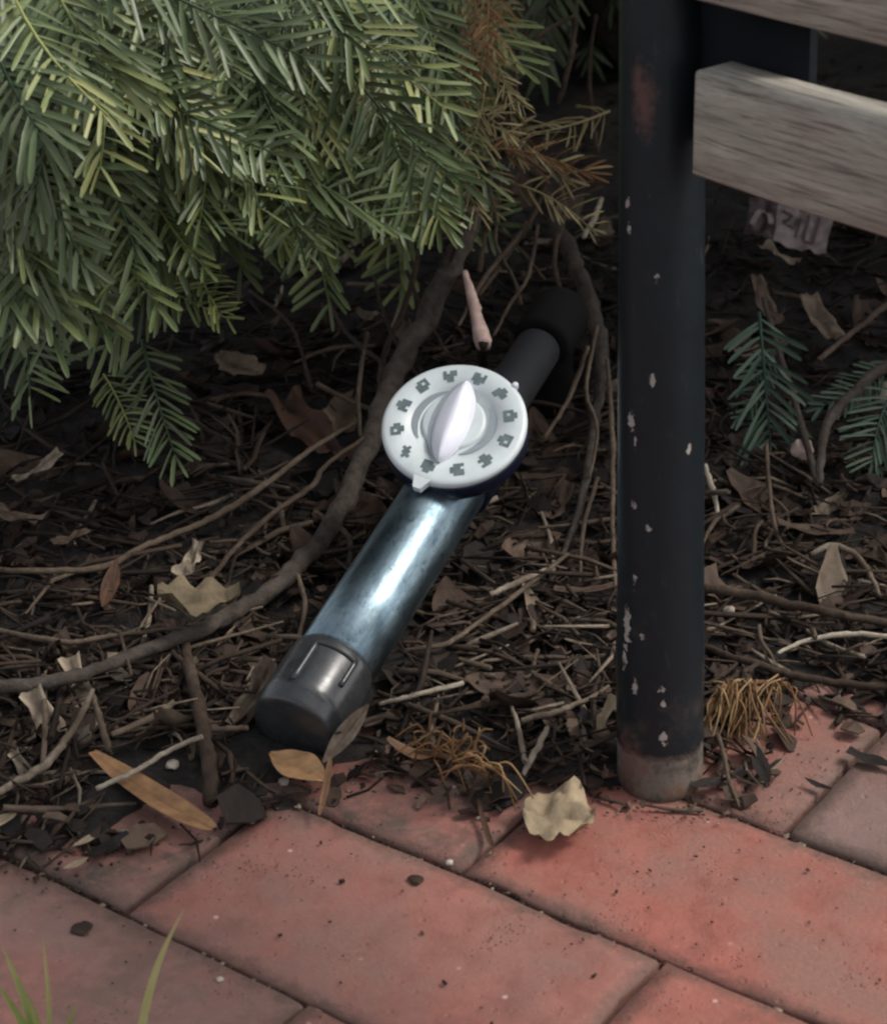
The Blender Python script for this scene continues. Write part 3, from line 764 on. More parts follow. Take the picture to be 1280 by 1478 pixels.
for k, (pts, w, t) in enumerate([
  ([(596, 480, .05), (640, 402, .08), (668, 322, .12)], 7, .45), ([(690, 428, .08), (732, 368, .09), (772, 306, .10), (792, 250, .12)], 9, .4), ([(712, 486, .07), (738, 436, .08), (762, 398, .09), (776, 325, .10)], 6, .5),
  ([(646, 510, .05), (612, 455, .05), (588, 392, .06)], 7, .35), ([(786, 405, .07), (742, 352, .09), (698, 316, .11)], 8, .38), ([(786, 632, .02), (822, 572, .03), (848, 500, .05)], 7, .6),
  ([(704, 190, .15), (722, 258, .12), (702, 330, .10), (692, 392, .08)], 8, .6), ([(612, 326, .09), (592, 418, .05), (556, 508, .03), (548, 560, .02)], 9, .42), ([(722, 282, .11), (716, 350, .10), (742, 404, .08), (752, 440, .07)], 6, .5),
  ([(802, 252, .10), (815, 300, .08), (800, 372, .06), (812, 430, .05)], 7, .5), ([(470, 420, .03), (500, 480, .03), (560, 530, .03)], 7, .35), ([(360, 420, .03), (420, 470, .03), (450, 560, .02)], 6, .3), ([(850, 690, .02), (862, 620, .03), (846, 560, .04), (862, 470, .05)], 6, .55),
  ([(655, 300, .13), (690, 300, .12), (700, 250, .13), (690, 200, .15)], 12, .7), ([(770, 20, .2), (745, 90, .17), (752, 180, .14), (790, 240, .11)], 8, .5), ([(860, 20, .18), (850, 110, .14), (862, 220, .10)], 7, .45), ([(640, 560, .04), (600, 540, .04), (560, 470, .05), (540, 400, .06)], 6, .3)]):
    pixstem([(x, y, l, w*(1 if q else .7)) for q, (x, y, l) in enumerate(pts)], 'stem', t, mat=M_twig, parent=shrub, seed=60+k, sides=6)
# ------------------------------------------------------------------ twigs one can point at
TW = [
 ([(-40, 822, .02, 8), (70, 824, .018, 9), (150, 818, .016, 10), (205, 790, .016, 10), (275, 762, .02, 10), (335, 732, .02, 11), (400, 686, .025, 9), (455, 645, .03, 8), (510, 612, .03, 6)], .62, 'long thin grey twig arching across the mulch above the thicker root'),
 ([(288, 856, .016, 7), (330, 803, .018, 8), (385, 748, .022, 8), (450, 702, .024, 9), (470, 672, .026, 7), (525, 632, .03, 6)], .5, 'thin brown twig running up from the crumpled olive leaf'),
 ([(-30, 905, .014, 7), (90, 926, .012, 9), (160, 918, .012, 8), (255, 906, .01, 6)], .6, 'pale twig lying level just above the thick root at left'),
 ([(876, 520, .03, 6), (884, 640, .02, 8), (884, 760, .012, 7), (889, 860, .006, 6)], .6, 'thin upright twig pressed against the left side of the pipe leg'),
 ([(-20, 1152, .014, 10), (60, 1108, .012, 14), (98, 1064, .016, 11), (122, 1025, .02, 9), (134, 996, .022, 7)], .72, 'pale forked twig curving up at the left edge above the bricks'),
 ([(62, 1104, .013, 8), (66, 1050, .014, 9), (64, 1000, .015, 9), (66, 975, .014, 8)], .55, 'short upright twig below the thick root at far left'),
 ([(134, 1004, .02, 8), (148, 1050, .015, 10), (160, 1090, .006, 10)], .6, 'short leaning twig touching the tip of the long orange leaf'),
 ([(140, 1138, .010, 8), (190, 1116, .012, 8), (240, 1086, .016, 8), (292, 1062, .02, 7)], .92, 'straight pale straw-coloured twig lying across the long orange leaf'),
 ([(306, 1160, .004, 24), (302, 1100, .012, 24), (292, 1040, .016, 22), (276, 975, .014, 18), (268, 930, .012, 14)], .38, 'stout mauve-brown stub standing under the bend of the thick root'),
 ([(162, 1060, .014, 9), (215, 1038, .016, 11), (252, 1014, .016, 9)], .7, 'short pale grey twig left of the stout stub'),
 ([(300, 1055, .014, 8), (330, 1052, .014, 9), (358, 1050, .012, 8)], .65, 'short level twig between the stub and the pipe cap'),
 ([(548, 1016, .010, 6), (600, 1003, .014, 8), (668, 986, .012, 8)], .85, 'pale straight twig right of the pipe cap'),
 ([(570, 940, .010, 6), (640, 930, .014, 8), (690, 898, .016, 7), (745, 858, .018, 8), (820, 800, .02, 6)], .55, 'long brown twig rising right from beside the pipe'),
 ([(708, 858, .014, 9), (745, 842, .014, 10), (790, 822, .014, 7)], .8, 'pale twig stump in the mulch left of the pipe leg'),
 ([(752, 1040, .010, 9), (800, 1028, .012, 10), (850, 1008, .012, 7), (878, 990, .01, 5)], .7, 'grey twig ending beside the yellowish leaf scrap'),
 ([(755, 1118, .008, 8), (775, 1080, .014, 10), (790, 1050, .016, 7)], .85, 'upright arm of a small pale forked stick'),
 ([(735, 1012, .008, 5), (748, 1050, .012, 8), (758, 1100, .010, 9)], .8, 'small pale stick standing in dark mulch above the cream leaf'),
 ([(1290, 432, .05, 9), (1230, 480, .04, 9), (1180, 520, .03, 8)], .55, 'yellowish twig slanting in at the right edge below the slats'),
 ([(1016, 850, .012, 14), (1080, 858, .016, 15), (1140, 872, .016, 14), (1215, 888, .014, 13), (1310, 905, .01, 12)], .42, 'thick brown stick lying level right of the pipe leg'),
 ([(1122, 942, .012, 5), (1160, 926, .016, 7), (1220, 915, .018, 8), (1300, 920, .014, 7)], 1.0, 'whitish curved twig right of the pipe leg near the brick edge'),
 ([(1106, 640, .02, 6), (1114, 745, .012, 7), (1136, 806, .008, 6)], .55, 'thin hanging twig right of the pipe leg'),
 ([(1170, 800, .012, 8), (1205, 788, .018, 10), (1245, 812, .016, 9), (1268, 860, .010, 6)], .72, 'hooked pale twig in the mulch at the right edge'),
 ([(1018, 935, .008, 12), (1080, 956, .01, 13), (1150, 975, .01, 12), (1240, 990, .008, 11), (1310, 992, .006, 10)], .32, 'reddish brown root lying along the brick edge right of the leg'),
 ([(1016, 670, .03, 7), (1028, 705, .02, 9), (1036, 742, .012, 6)], .95, 'short white splinter leaning beside the right side of the pipe leg'),
 ([(868, 285, .07, 7), (856, 318, .06, 9), (842, 342, .055, 6)], 1.0, 'short pale splinter in the dark left of the pipe leg'),
 ([(738, 120, .12, 7), (748, 80, .13, 8), (780, 50, .14, 7), (830, 22, .15, 5)], .62, 'hooked thin twig near the top left of the pipe leg'),
 ([(834, -20, .16, 8), (826, 70, .13, 9), (806, 150, .10, 7)], .5, 'thin dark twig hanging at the top beside the pipe leg'),
 ([(662, 470, .08, 5), (700, 400, .09, 8), (745, 345, .10, 8), (760, 320, .10, 5)], .42, 'reddish brown twig above the dial behind the pink stick'),
 ([(520, 630, .03, 5), (518, 560, .04, 7), (530, 480, .05, 6)], .5, 'thin upright twig left of the dial'),
 ([(432, 920, .01, 6), (440, 870, .014, 8), (430, 830, .014, 7)], .55, 'short upright twig against the lower pipe'),
 ([(836, 840, .01, 4), (842, 760, .016, 7), (862, 690, .02, 6)], .5, 'fine twig parallel to the pipe leg on its left'),
]
for i, (pts, t, lab) in enumerate(TW):
    pixstem(pts, 'root' if 'root lying' in lab else ('stick' if 'stick' in lab or 'stub' in lab else 'twig'), t, lab, 'twig' if 'stick' not in lab and 'stub' not in lab and 'root lying' not in lab else 'stick', M_twig, seed=30+i, sides=7)
# the pink peeled stick above the dial
pA, pB = Q(671, 392, 1.19), Q(698, 498, 1.145)
pp = [pA, pA.lerp(pB, .25), pA.lerp(pB, .5)+CR*.0006, pA.lerp(pB, .62), pA.lerp(pB, .85), pB]
M_pink = tint_mat('peeled_wood', [(0, (.34, .20, .17)), (1, (.58, .43, .38))], .7, 120, .0008, .3)
tag(stem(pp, [.0014, .0026, .0034, .0034, .0046, .0042], .6, M_pink, 'stick', None, 12, 77, 4, .04), 'pale pinkish peeled stick pointing down at the top of the dial', 'stick')
tag(stem([pB+Vector((0, 0, .002)), pB+CF*.05+Vector((0, 0, -.03)), Vector((pB.x-.03, pB.y+.06, 0))], [.003, .0035, .004], .05, M_twig, 'twig', None, 7, 78), 'dark reddish twig under the pink stick behind the dial', 'twig')

# ------------------------------------------------------------------ leaves
def leaf_mesh(seed, L, Wd, kind='oval', curl=.15, fold=.2, tint=.5, name='leaf', nx=14, ny=8, crumple=.3):
    r = random.Random(seed); V = []; T = []
    for i in range(nx+1):
        t = i/nx
        if kind == 'oval': w = math.sin(math.pi*min(max(t, .02), .985))**.75
        elif kind == 'long': w = (math.sin(math.pi*(.06+.9*t)))**.55*(.75+.35*t)
        elif kind == 'lobed': w = (math.sin(math.pi*min(max(t, .02), .98))**.5)*(.72+.28*abs(math.sin(t*9.5+seed)))
        else: w = .55+.45*noise.noise(Vector((t*3, seed*.7, 0)))
        w = max(w, .02)
        for j in range(ny+1):
            s = -1+2*j/ny
            edge = 1+.10*noise.noise(Vector((t*14, s*3, seed)))*abs(s)
            x = L*(t-.5)+ (0.04*L*noise.noise(Vector((s*4, t, seed*2.2))) if kind == 'torn' else 0); y = Wd*.5*w*s*edge
            z = fold*abs(y)+curl*L*(t-.5)**2*2+crumple*.12*Wd*noise.noise(Vector((t*4, s*2, seed*1.3)))*2+crumple*.05*Wd*noise.noise(Vector((t*13, s*6, seed)))
            V.append((x, y, z)); T.append(tint+.16*noise.noise(Vector((t*7, s*4, seed*.9)))-(.12 if abs(s) < .13 else 0)-.07*max(0, math.sin(t*46-abs(s)*5))**4)
    m = ny+1
    F = [(i*m+j, (i+1)*m+j, (i+1)*m+j+1, i*m+j+1) for i in range(nx) for j in range(ny)]
    mn = min(v[2] for v in V); V = [(a, b, c-mn) for a, b, c in V]
    return mesh_np(name, V, F, T)
def pixleaf(a, b, wpx, kind, mat, label, seed, tint=.5, lift=.004, tip=0.0, dep=None, **kw):
    A = G(*a, lift); B = G(*b, lift+tip)
    if dep: A = Q(*a, dep); B = Q(*b, dep-.004)
    d = B-A; L = d.length; wd = wpx*proj(A)[2]/FPX
    ob = link('leaf', leaf_mesh(seed, L, wd, kind, tint=tint, **kw), mat)
    roll = kw.get('roll', 0)
    n = Vector((0, 0, 1)) if not dep else (-CF+Vector((0, 0, .5))).normalized(); m = orient(d, n); m.translation = (A+B)/2; ob.matrix_world = m
    return tag(ob, label, 'leaf')
CAPD = proj(A0)[2]
pixleaf((134, 1092), (308, 1204), 46, 'long', M_orange, 'long flat tan-orange leaf lying across the brick edge at lower left', 1, .6, .006, 0, curl=.06, fold=.12, crumple=.2)
pixleaf((390, 1090), (470, 1128), 62, 'oval', M_orange, 'short orange-tan leaf lying under the pipe cap', 2, .8, .006, 0, curl=.1, fold=.25)
pixleaf((468, 1100), (534, 1016), 28, 'oval', M_leaf, 'narrow grey curled leaf leaning against the pipe cap', 3, .80, dep=CAPD-.026, curl=.1, fold=.3)
pixleaf((756, 1184), (858, 1192), 150, 'lobed', M_cream, 'ragged cream-coloured leaf on the bricks left of the pipe leg', 4, .75, .004, 0, curl=.16, fold=.10, crumple=.8)
pixleaf((228, 876), (345, 872), 100, 'lobed', M_cream, 'crumpled olive-beige leaf caught on the thick root', 5, .12, .03, 0, curl=.3, fold=.3, crumple=.9)
pixleaf((345, 1045), (400, 950), 62, 'torn', M_leaf, 'greyish green curled leaf standing behind the pipe cap', 6, .74, dep=CAPD+.012, curl=.4, fold=.3, crumple=.8)
pixleaf((262, 840), (292, 790), 48, 'torn', M_leaf, 'small pale crumpled leaf just above the olive-beige leaf', 7, .92, .015, .01, curl=.3, fold=.3, crumple=.8)
pixleaf((150, 880), (170, 812), 26, 'oval', M_orange, 'narrow rusty leaf hanging below the long thin twig', 8, .1, .01, .01)
pixleaf((25, 700), (92, 660), 50, 'torn', M_leaf, 'pale pinkish broken leaf at the far left in the mulch', 9, .9, .015, .008, crumple=.8)
pixleaf((318, 520), (378, 552), 64, 'lobed', M_leaf, 'mauve-grey leaf in the shade below the evergreen sprays', 10, .72, .015, .0, crumple=.7)
pixleaf((410, 600), (500, 690), 90, 'torn', M_orange, 'broad dark rust-coloured leaf lying left of the dial', 11, -.1, .004, 0, crumple=1.2, fold=.1)
pixleaf((690, 1140), (740, 1115), 54, 'torn', M_leaf, 'reddish brown broken leaf on the bricks beside the orange needles', 12, .42, .006, .012, crumple=.6)
pixleaf((560, 1080), (640, 1100), 26, 'long', M_orange, 'small orange curled leaf on the dirty brick right of the cap', 13, .5, .008, .0, curl=.4)
pixleaf((-26, 1196), (26, 1178), 26, 'oval', M_cream, 'pale straw-coloured leaf tip at the left edge of the bricks', 14, .95, .006, .004)
pixleaf((105, 1225), (150, 1198), 14, 'oval', M_cream, 'thin whitish shred lying left of the long orange leaf', 15, 1.0, .006, .0)
pixleaf((92, 1256), (128, 1240), 14, 'oval', M_cream, 'smaller thin whitish shred at the brick edge, lowest at left', 16, .9, .005, .0)
pixleaf((862, 1052), (890, 1006), 34, 'torn', M_cream, 'yellowish leaf scrap against the left side of the leg foot', 17, .8, .01, .01)
pixleaf((1088, 1078), (1108, 1136), 24, 'oval', M_leaf, 'dark brown narrow leaf hanging onto the bricks right of the leg', 18, .02, .006, 0)
pixleaf((1160, 1125), (1200, 1142), 12, 'oval', M_leaf, 'tiny dark leaf scrap beside the brick joint at right', 19, .02, .003, 0)
pixleaf((1222, 1088), (1300, 1112), 34, 'torn', M_leaf, 'dark leaf bits lying over the brick joint at the right edge', 20, .02, .003, 0)
pixleaf((690, 1160), (712, 1232), 10, 'long', M_orange, 'thin rusty needle-like shred lying across the brick joint', 21, -.1, .004, 0)
pixleaf((462, 1180), (478, 1098), 12, 'long', M_orange, 'thin tan leaf stalk hanging down from the pipe cap onto brick', 22, .4, .004, .012)
pixleaf((800, 856), (886, 850), 30, 'torn', M_leaf, 'flat brown leaf scrap left of the pipe leg at mid height', 23, .5, .01, 0)
pixleaf((1120, 760), (1230, 775), 40, 'torn', M_leaf, 'dull brown flat leaf in the mulch right of the leg', 24, .45, .012, 0)
pixleaf((-10, 745), (60, 760), 52, 'torn', M_leaf, 'olive-brown leaf at the far left above the long thin twig', 25, .66, .015, 0, crumple=.8)
pixleaf((78, 790), (130, 770), 34, 'torn', M_leaf, 'small brown curled leaf touching the long thin twig', 26, .62, .012, 0, crumple=.8)
pixleaf((785, 285), (872, 275), 60, 'oval', M_leaf, 'broad dusky red-brown leaf in the shade left of the leg', 27, .36, .05, 0, crumple=.6)
pixleaf((1165, 440), (1205, 500), 44, 'torn', M_leaf, 'pale grey-brown leaf in the shade behind the bench', 28, .75, .02, 0, crumple=.8)
pixleaf((1090, 410), (1120, 480), 36, 'torn', M_leaf, 'narrow brown leaf standing in shade right of the leg', 29, .62, .03, 0, crumple=.8)
pixleaf((1100, 360), (1150, 385), 44, 'torn', M_leaf, 'pinkish broken leaf below the crumpled wrapper', 31, .85, .03, 0, crumple=.8)
pixleaf((1000, 1140), (1075, 1118), 30, 'torn', M_leaf, 'dark damp leaf tucked beside the foot of the leg', 32, .05, .004, 0, crumple=.6)

# dried orange needle clumps
for (a, b, mi, lab, ml) in [((1135, 988), (1030, 1000), 0, 'tuft of curled orange dry needles beside the right side of the leg foot', 3.0), ((705, 1120), (600, 1085), 1, 'tuft of orange dry needles on the dirty bricks right of the cap', 2.0)]:
    cl = Acc(); rr = random.Random(40+mi); A = G(*a, .018); B = G(*b, .014)
    for q in range(64 if mi == 0 else 38):
        t = rr.random(); s0 = A.lerp(B, t)+Vector((rr.uniform(-.004, .004), rr.uniform(-.004, .004), rr.uniform(0, .006)))
        dd = (screen_dir(rr.uniform(-130, -60) if mi == 0 else rr.uniform(-60, 190), .3))*rr.uniform(.010, .034 if mi == 0 else .024)
        p1 = s0+dd*.5+Vector((rr.uniform(-.004, .004), rr.uniform(-.004, .004), .004)); p2 = s0+dd+Vector((rr.uniform(-.005, .005), 0, -.004))
        p2.z = max(p2.z, .002); p1.z = max(p1.z, .002)
        c_, r_ = catmull([s0, p1, p2], [.0005, .0006, .0003], 4); V_, F_ = tube([p-A for p in c_], r_, 4); cl.add(V_, F_, rr.uniform(.1, .85))
    c_, r_ = catmull([A, A.lerp(B, .5)+Vector((0, 0, .003)), B], [.0016, .0015, .001], 4); V_, F_ = tube([p-A for p in c_], r_, 5); cl.add(V_, F_, .1)
    o = link('dry_needle_tuft', cl.mesh('dry_needle_tuft'), M_dead, None, A); tag(o, lab, 'dry needles')

# ------------------------------------------------------------------ litter scattered over the bed
lr = random.Random(21)
def bedpoint(inview=True, margin=0.0, wide=False):
    while True:
        if wide and lr.random() < .32:
            p = Vector((lr.uniform(-1.3, .95), lr.uniform(-.15, 1.5), 0)); q = proj(p)
            if -60 < q[0] < 1340 and q[1] < 1300: continue
            z, s = bedz(p.x, p.y)
            if s > .004: return Vector((p.x, p.y, z)), s
            continue
        if lr.random() < .62: px, py = lr.uniform(-60, 1340), lr.uniform(380, 1215)
        else: px, py = lr.uniform(-60, 1340), lr.uniform(120, 1250)
        p = P(px, py, .004); z, s = bedz(p.x, p.y)
        if s > margin-lr.random()**2*.02 and p.y < 1.9: return Vector((p.x, p.y, z)), s
KEEP = [(G(*q), r_) for q, r_ in (((220, 1145), .030), ((175, 1118), .02), ((270, 1180), .02), ((430, 1108), .018), ((806, 1188), .026), ((288, 875), .02), ((455, 645), .03), ((500, 1060), .012))]
def in_pipe(p):
    for c_, r_ in KEEP:
        if math.hypot(p[0]-c_.x, p[1]-c_.y) < r_: return True
    d = Vector(p)-A0; t = d.dot(ax); r = (d-ax*t).length
    return -.05 < t < LP*1.2 and r < .03 or math.hypot(p[0]-LEG.x, p[1]-LEG.y) < .026
twm = []
for k in range(10):
    r = random.Random(500+k); L = .03+.006*k
    pts = [Vector((L*(q-.5), L*r.uniform(-.10, .10), L*r.uniform(-.04, .05)+.002)) for q in (0, .33, .66, 1)]
    pp_, rr_ = catmull(pts, [.0013, .0015, .0013, .0007], 3); V_, F_ = tube(pp_, rr_, 5, r, .2); A_ = Acc(); A_.add(V_, F_, r.uniform(.3, .85))
    if k % 2:
        b0 = pp_[5]; V_, F_ = tube([b0, b0+Vector((L*.16, L*.12, .001)), b0+Vector((L*.27, L*.26, .002))], [.0010, .0009, .0004], 4); A_.add(V_, F_, .5)
    me = A_.mesh('loose_twig'); me.materials.append(M_twig); twm.append(me)
for k in range(150):
    p, s = bedpoint(margin=.004)
    if in_pipe(p+Vector((0, 0, .01))): continue
    o = link('loose_twig', twm[k % 10], None, None, p+Vector((0, 0, .004)))
    o.rotation_euler = (lr.uniform(-.3, .3), lr.uniform(-.3, .3), lr.uniform(0, 6.28)); sc_ = lr.uniform(.6, 1.25); o.scale = (sc_,)*3
    tag(o, 'thin dead twig lying loose among the dark mulch', 'twig', 'loose twigs in the mulch')
lfm = []
for k in range(10):
    me = leaf_mesh(600+k, .024+.002*k, .014+.0015*(k % 4), ('oval', 'torn', 'lobed')[k % 3], curl=.4, fold=.3, tint=(.3, .55, .7, .45, .9, .4, .6, .35, .8, .5)[k], crumple=.9, nx=8, ny=5, name='withered_leaf')
    me.materials.append(M_leaf); lfm.append(me)
for k in range(175):
    p, s = bedpoint(margin=.012)
    if in_pipe(p+Vector((0, 0, .01))): continue
    o = link('withered_leaf', lfm[k % 10], None, None, p+Vector((0, 0, .001)))
    o.rotation_euler = (lr.uniform(-.6, .6), lr.uniform(-.6, .6), lr.uniform(0, 6.28)); sc_ = lr.uniform(.7, 1.5); o.scale = (sc_,)*3
    tag(o, 'small withered brown leaf lying in the dark mulch', 'leaf', 'withered leaves in the mulch')
# word each scattered leaf and twig by its look and by the landmark it lies beside
MARKS = [('the pipe end cap', 455, 1000), ('the dial', 655, 610), ('the shiny tube', 570, 830), ('the foot of the pipe leg', 952, 1120), ('the middle of the pipe leg', 948, 780), ('the upper pipe leg', 945, 470),
         ('the olive-beige leaf', 290, 875), ('the lowest hanging evergreen spray', 225, 600), ('the crumpled wrapper', 1135, 325), ('the low evergreen sprig', 1120, 600), ('the whitish curved twig', 1210, 918),
         ('the stout upright stub', 300, 1050), ('the pink peeled stick', 685, 440), ('the long orange leaf', 220, 1145), ('the cream leaf', 806, 1188), ('the left end of the thick root', 40, 990), ('the right orange needle tuft', 1075, 1010)]
def where(o):
    x, y, _ = proj(o.location)
    if not (-10 < x < 1290 and -10 < y < 1488): return None
    nm, mx, my = min(MARKS, key=lambda m: math.hypot(x-m[1], y-m[2])); dx, dy = x-mx, y-my; d = math.hypot(dx, dy)
    side_ = ('right of' if dx > 0 else 'left of') if abs(dx) > abs(dy) else ('below' if dy > 0 else 'above')
    return side_, nm, d
pool = {}
for o in COL.objects:
    g_ = o.get('group')
    if g_ not in ('loose twigs in the mulch', 'withered leaves in the mulch'): continue
    w_ = where(o)
    if not w_: continue
    if o.data in lfm:
        k = lfm.index(o.data); look = ('dull brown', 'mid brown', 'tan', 'brown', 'pale', 'dark', 'light brown', 'dark brown', 'buff', 'plain brown')[k]+' '+('oval', 'ragged', 'lobed')[k % 3]+' leaf'
    else:
        k = twm.index(o.data); look = ('short', 'shortish', 'middling', 'long', 'longest')[k//2]+(' forked' if k % 2 else ' straight')+' twig'
    pool.setdefault((look, w_[0], w_[1]), []).append((w_[2], o))
ORD = ['', 'second ', 'third ', 'fourth ', 'fifth ', 'sixth ', 'seventh ', 'eighth ', 'ninth ', 'tenth ']
for (look, sd_, nm), lst in pool.items():
    lst.sort(key=lambda q: q[0])
    for i, (_, o) in enumerate(lst):
        if len(lst) == 1: o['label'] = look+' in the mulch '+sd_+' '+nm
        else: o['label'] = ORD[min(i, 9)]+'nearest '+look+' '+sd_+' '+nm
# fine litter nobody could count
fine = Acc(); chips = Acc()
tr = random.Random(9)
for k in range(4300):
    p, s = bedpoint(margin=-.004, wide=True)
    L = tr.uniform(.008, .034) if k % 5 else tr.uniform(.035, .085); a = tr.uniform(0, 6.28); el = tr.uniform(-.25, .45)
    d = Vector((math.cos(a)*math.cos(el), math.sin(a)*math.cos(el), math.sin(el)))
    if s < .02: L = min(L, .026); el *= .3
    c = p+Vector((0, 0, tr.uniform(.001, .010 if s > .02 else .003))); b = Vector((tr.uniform(-1, 1), tr.uniform(-1, 1), tr.uniform(-.4, .6)))*L*.12
    r0 = tr.uniform(.0004, .0010)*(1 if k % 5 else 1.7)
    if in_pipe(c): continue
    V_, F_ = tube([c-d*L*.5, c+b, c+d*L*.5], [r0, r0*1.1, r0*.5], 4)
    fine.add(V_, F_, (1-.75*min(max((s-.12)/.25, 0), 1))*tr.choice((.02, .08, .15, .25, .3, .4, .5, .75))+tr.uniform(-.05, .05))  # twig tint drops away from the bricks: shade under the shrub painted in
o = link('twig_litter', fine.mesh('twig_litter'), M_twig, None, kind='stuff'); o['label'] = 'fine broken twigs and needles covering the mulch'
for k in range(4300):
    p, s = bedpoint(margin=-.006, wide=True)
    L = tr.uniform(.004, .014)*(1 if k % 9 else 1.7); Wd = L*tr.uniform(.3, .9); a = tr.uniform(0, 6.28)
    m = Matrix.Rotation(a, 3, 'Z')@Matrix.Rotation(tr.uniform(-.7, .7), 3, 'X')@Matrix.Rotation(tr.uniform(-.6, .6), 3, 'Y')
    c = p+Vector((0, 0, tr.uniform(0, .006)))
    if in_pipe(c): continue
    pts = [(-.5, -.3, 0), (0, -.5, .1), (.5, -.2, 0), (-.45, .3, .12), (.05, .5, .2), (.5, .3, .05)]
    V_ = [tuple(c+m@Vector((x*L*tr.uniform(.8, 1.2), y*Wd*tr.uniform(.8, 1.2), z*L))) for x, y, z in pts]
    V_ += [tuple(Vector(v)-Vector((0, 0, .0008))) for v in V_]
    chips.add(V_, [(0, 1, 4, 3), (1, 2, 5, 4), (9, 10, 7, 6), (10, 11, 8, 7), (0, 6, 7, 1), (1, 7, 8, 2), (2, 8, 11, 5), (5, 11, 10, 4), (4, 10, 9, 3), (3, 9, 6, 0)], (1-.75*min(max((s-.12)/.25, 0), 1))*tr.choice((0, .05, .1, .2, .3, .4, .5, .62))+tr.uniform(-.05, .05))  # chips too get darker toward the back, shrub shade put into their tint
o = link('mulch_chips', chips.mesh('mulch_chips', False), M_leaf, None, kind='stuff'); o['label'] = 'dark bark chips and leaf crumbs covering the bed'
# crumbs strewn on the bricks and lodged in the joints
cr = Acc()
for k in range(3200):
    px, py = tr.uniform(-40, 1320), 1080+abs(tr.gauss(0, 120)) if k % 3 else tr.uniform(1050, 1500)
    p = P(px, py, .0005)
    s_d = bedz(p.x, p.y)[1]
    if s_d > .004: continue
    if k % 5 > 1 and s_d < -.02 and tr.random() < .75: continue
    if k % 5 < 2:
        row = round(p.y/.1); p.y = row*.1+tr.uniform(-.003, .003); p.z = -.003
    L = tr.uniform(.0002, .0006)*(1 if k % 9 else 2)*(1.5 if s_d > -.02 or k % 5 < 2 else 1)
    V_, F_ = box(-L, L, -L*tr.uniform(.3, .9), L*.6, 0, L*tr.uniform(.4, .8)); a = tr.uniform(0, 6.28)
    cr.add([(p.x+x*math.cos(a)-y*math.sin(a), p.y+x*math.sin(a)+y*math.cos(a), p.z+z) for x, y, z in V_], F_, tr.choice((.05, .1, .2, .4, .6, .9)))
o = link('dirt_crumbs', cr.mesh('dirt_crumbs'), M_leaf, None, kind='stuff'); o['label'] = 'dirt crumbs strewn on the bricks'

# small pale stones and scraps
def stone(px, py, wpx, hpx, lab, seed, tint=.8, mat=M_pebble, cat='pebble', name='pebble', lift=0):
    p = G(px, py, lift); s = proj(p)[2]/FPX; V = []; n, m = 12, 8
    for i in range(m+1):
        th = math.pi*i/m
        for j in range(n):
            a = 2*math.pi*j/n; v = Vector((math.sin(th)*math.cos(a), math.sin(th)*math.sin(a), math.cos(th)))
            k = 1+.5*noise.noise(v*1.9+Vector((seed*3.7, 0, 0)))
            V.append((v.x*wpx*s*.5*k, v.y*wpx*s*.5*k, v.z*hpx*s*.5*k+hpx*s*.3))
    F = [(i*n+j, (i+1)*n+j, (i+1)*n+(j+1) % n, i*n+(j+1) % n) for i in range(m) for j in range(n)]
    return tag(link(name, mesh_np(name, V, F, [tint]*len(V)), mat, None, p), lab, cat)
stone(250, 1106, 20, 9, 'yellowish white chip above the long orange leaf', 1, .95)
stone(410, 1131, 16, 10, 'pinkish white pebble just left under the short orange leaf', 2, .8)
stone(362, 1184, 20, 9, 'small pale chip on the brick joint left of centre', 3, .6)
stone(648, 1247, 11, 8, 'tiny white chip at the brick corner left of the cream leaf', 4, 1.0)
stone(318, 1415, 11, 7, 'tiny white chip on the brick near the bottom edge', 5, 1.0)
stone(600, 1271, 22, 5, 'dark flattened crumb on the middle brick', 6, .35, M_leaf, 'dirt crumb', 'crumb')
stone(118, 1340, 30, 3, 'dark dirt lump on the greyish brick at lower left', 7, .3, M_leaf, 'dirt crumb', 'crumb')
stone(1156, 655, 32, 26, 'pale pink crumpled petal-like scrap in the mulch at right', 8, .85, M_pink, 'scrap', 'scrap', .01)
stone(1052, 888, 20, 16, 'small pinkish stone right of the pipe leg', 9, .6, lift=.006)
stone(1276, 580, 26, 40, 'white stone at the right edge beside the low evergreen sprig', 11, .9, lift=.006)

# ------------------------------------------------------------------ low evergreen sprig behind the bench leg
spb = G(1180, 700, .02)
M_teal = tint_mat('shaded_needle', [(0, (.002, .009, .007)), (.4, (.010, .032, .022)), (.7, (.030, .065, .040)), (1, (.13, .17, .08))], .5, 60, .0003, .3, back=(.05, .08, .05), obj_rand=.2, spec=.25)  # darkened needle green: the sprig's shade is painted into the colour
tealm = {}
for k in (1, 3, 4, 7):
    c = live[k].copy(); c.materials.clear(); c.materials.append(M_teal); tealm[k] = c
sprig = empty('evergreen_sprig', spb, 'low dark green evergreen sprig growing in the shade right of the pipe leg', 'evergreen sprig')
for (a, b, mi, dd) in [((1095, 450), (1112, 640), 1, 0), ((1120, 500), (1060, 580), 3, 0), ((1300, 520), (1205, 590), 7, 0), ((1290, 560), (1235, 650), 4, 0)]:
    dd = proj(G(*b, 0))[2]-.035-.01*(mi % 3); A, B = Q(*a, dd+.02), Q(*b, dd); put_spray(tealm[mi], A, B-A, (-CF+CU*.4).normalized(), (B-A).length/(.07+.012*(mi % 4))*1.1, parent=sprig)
stem([spb, G(1200, 600, .03), G(1290, 520, .05), G(1400, 470, .06)], [.002, .003, .0035, .004], .4, M_bark, 'stem', sprig, 7, 5)
stem([spb, G(1140, 560, .03), G(1100, 430, .05)], [.002, .002, .0015], .4, M_bark, 'stem', sprig, 7, 6)

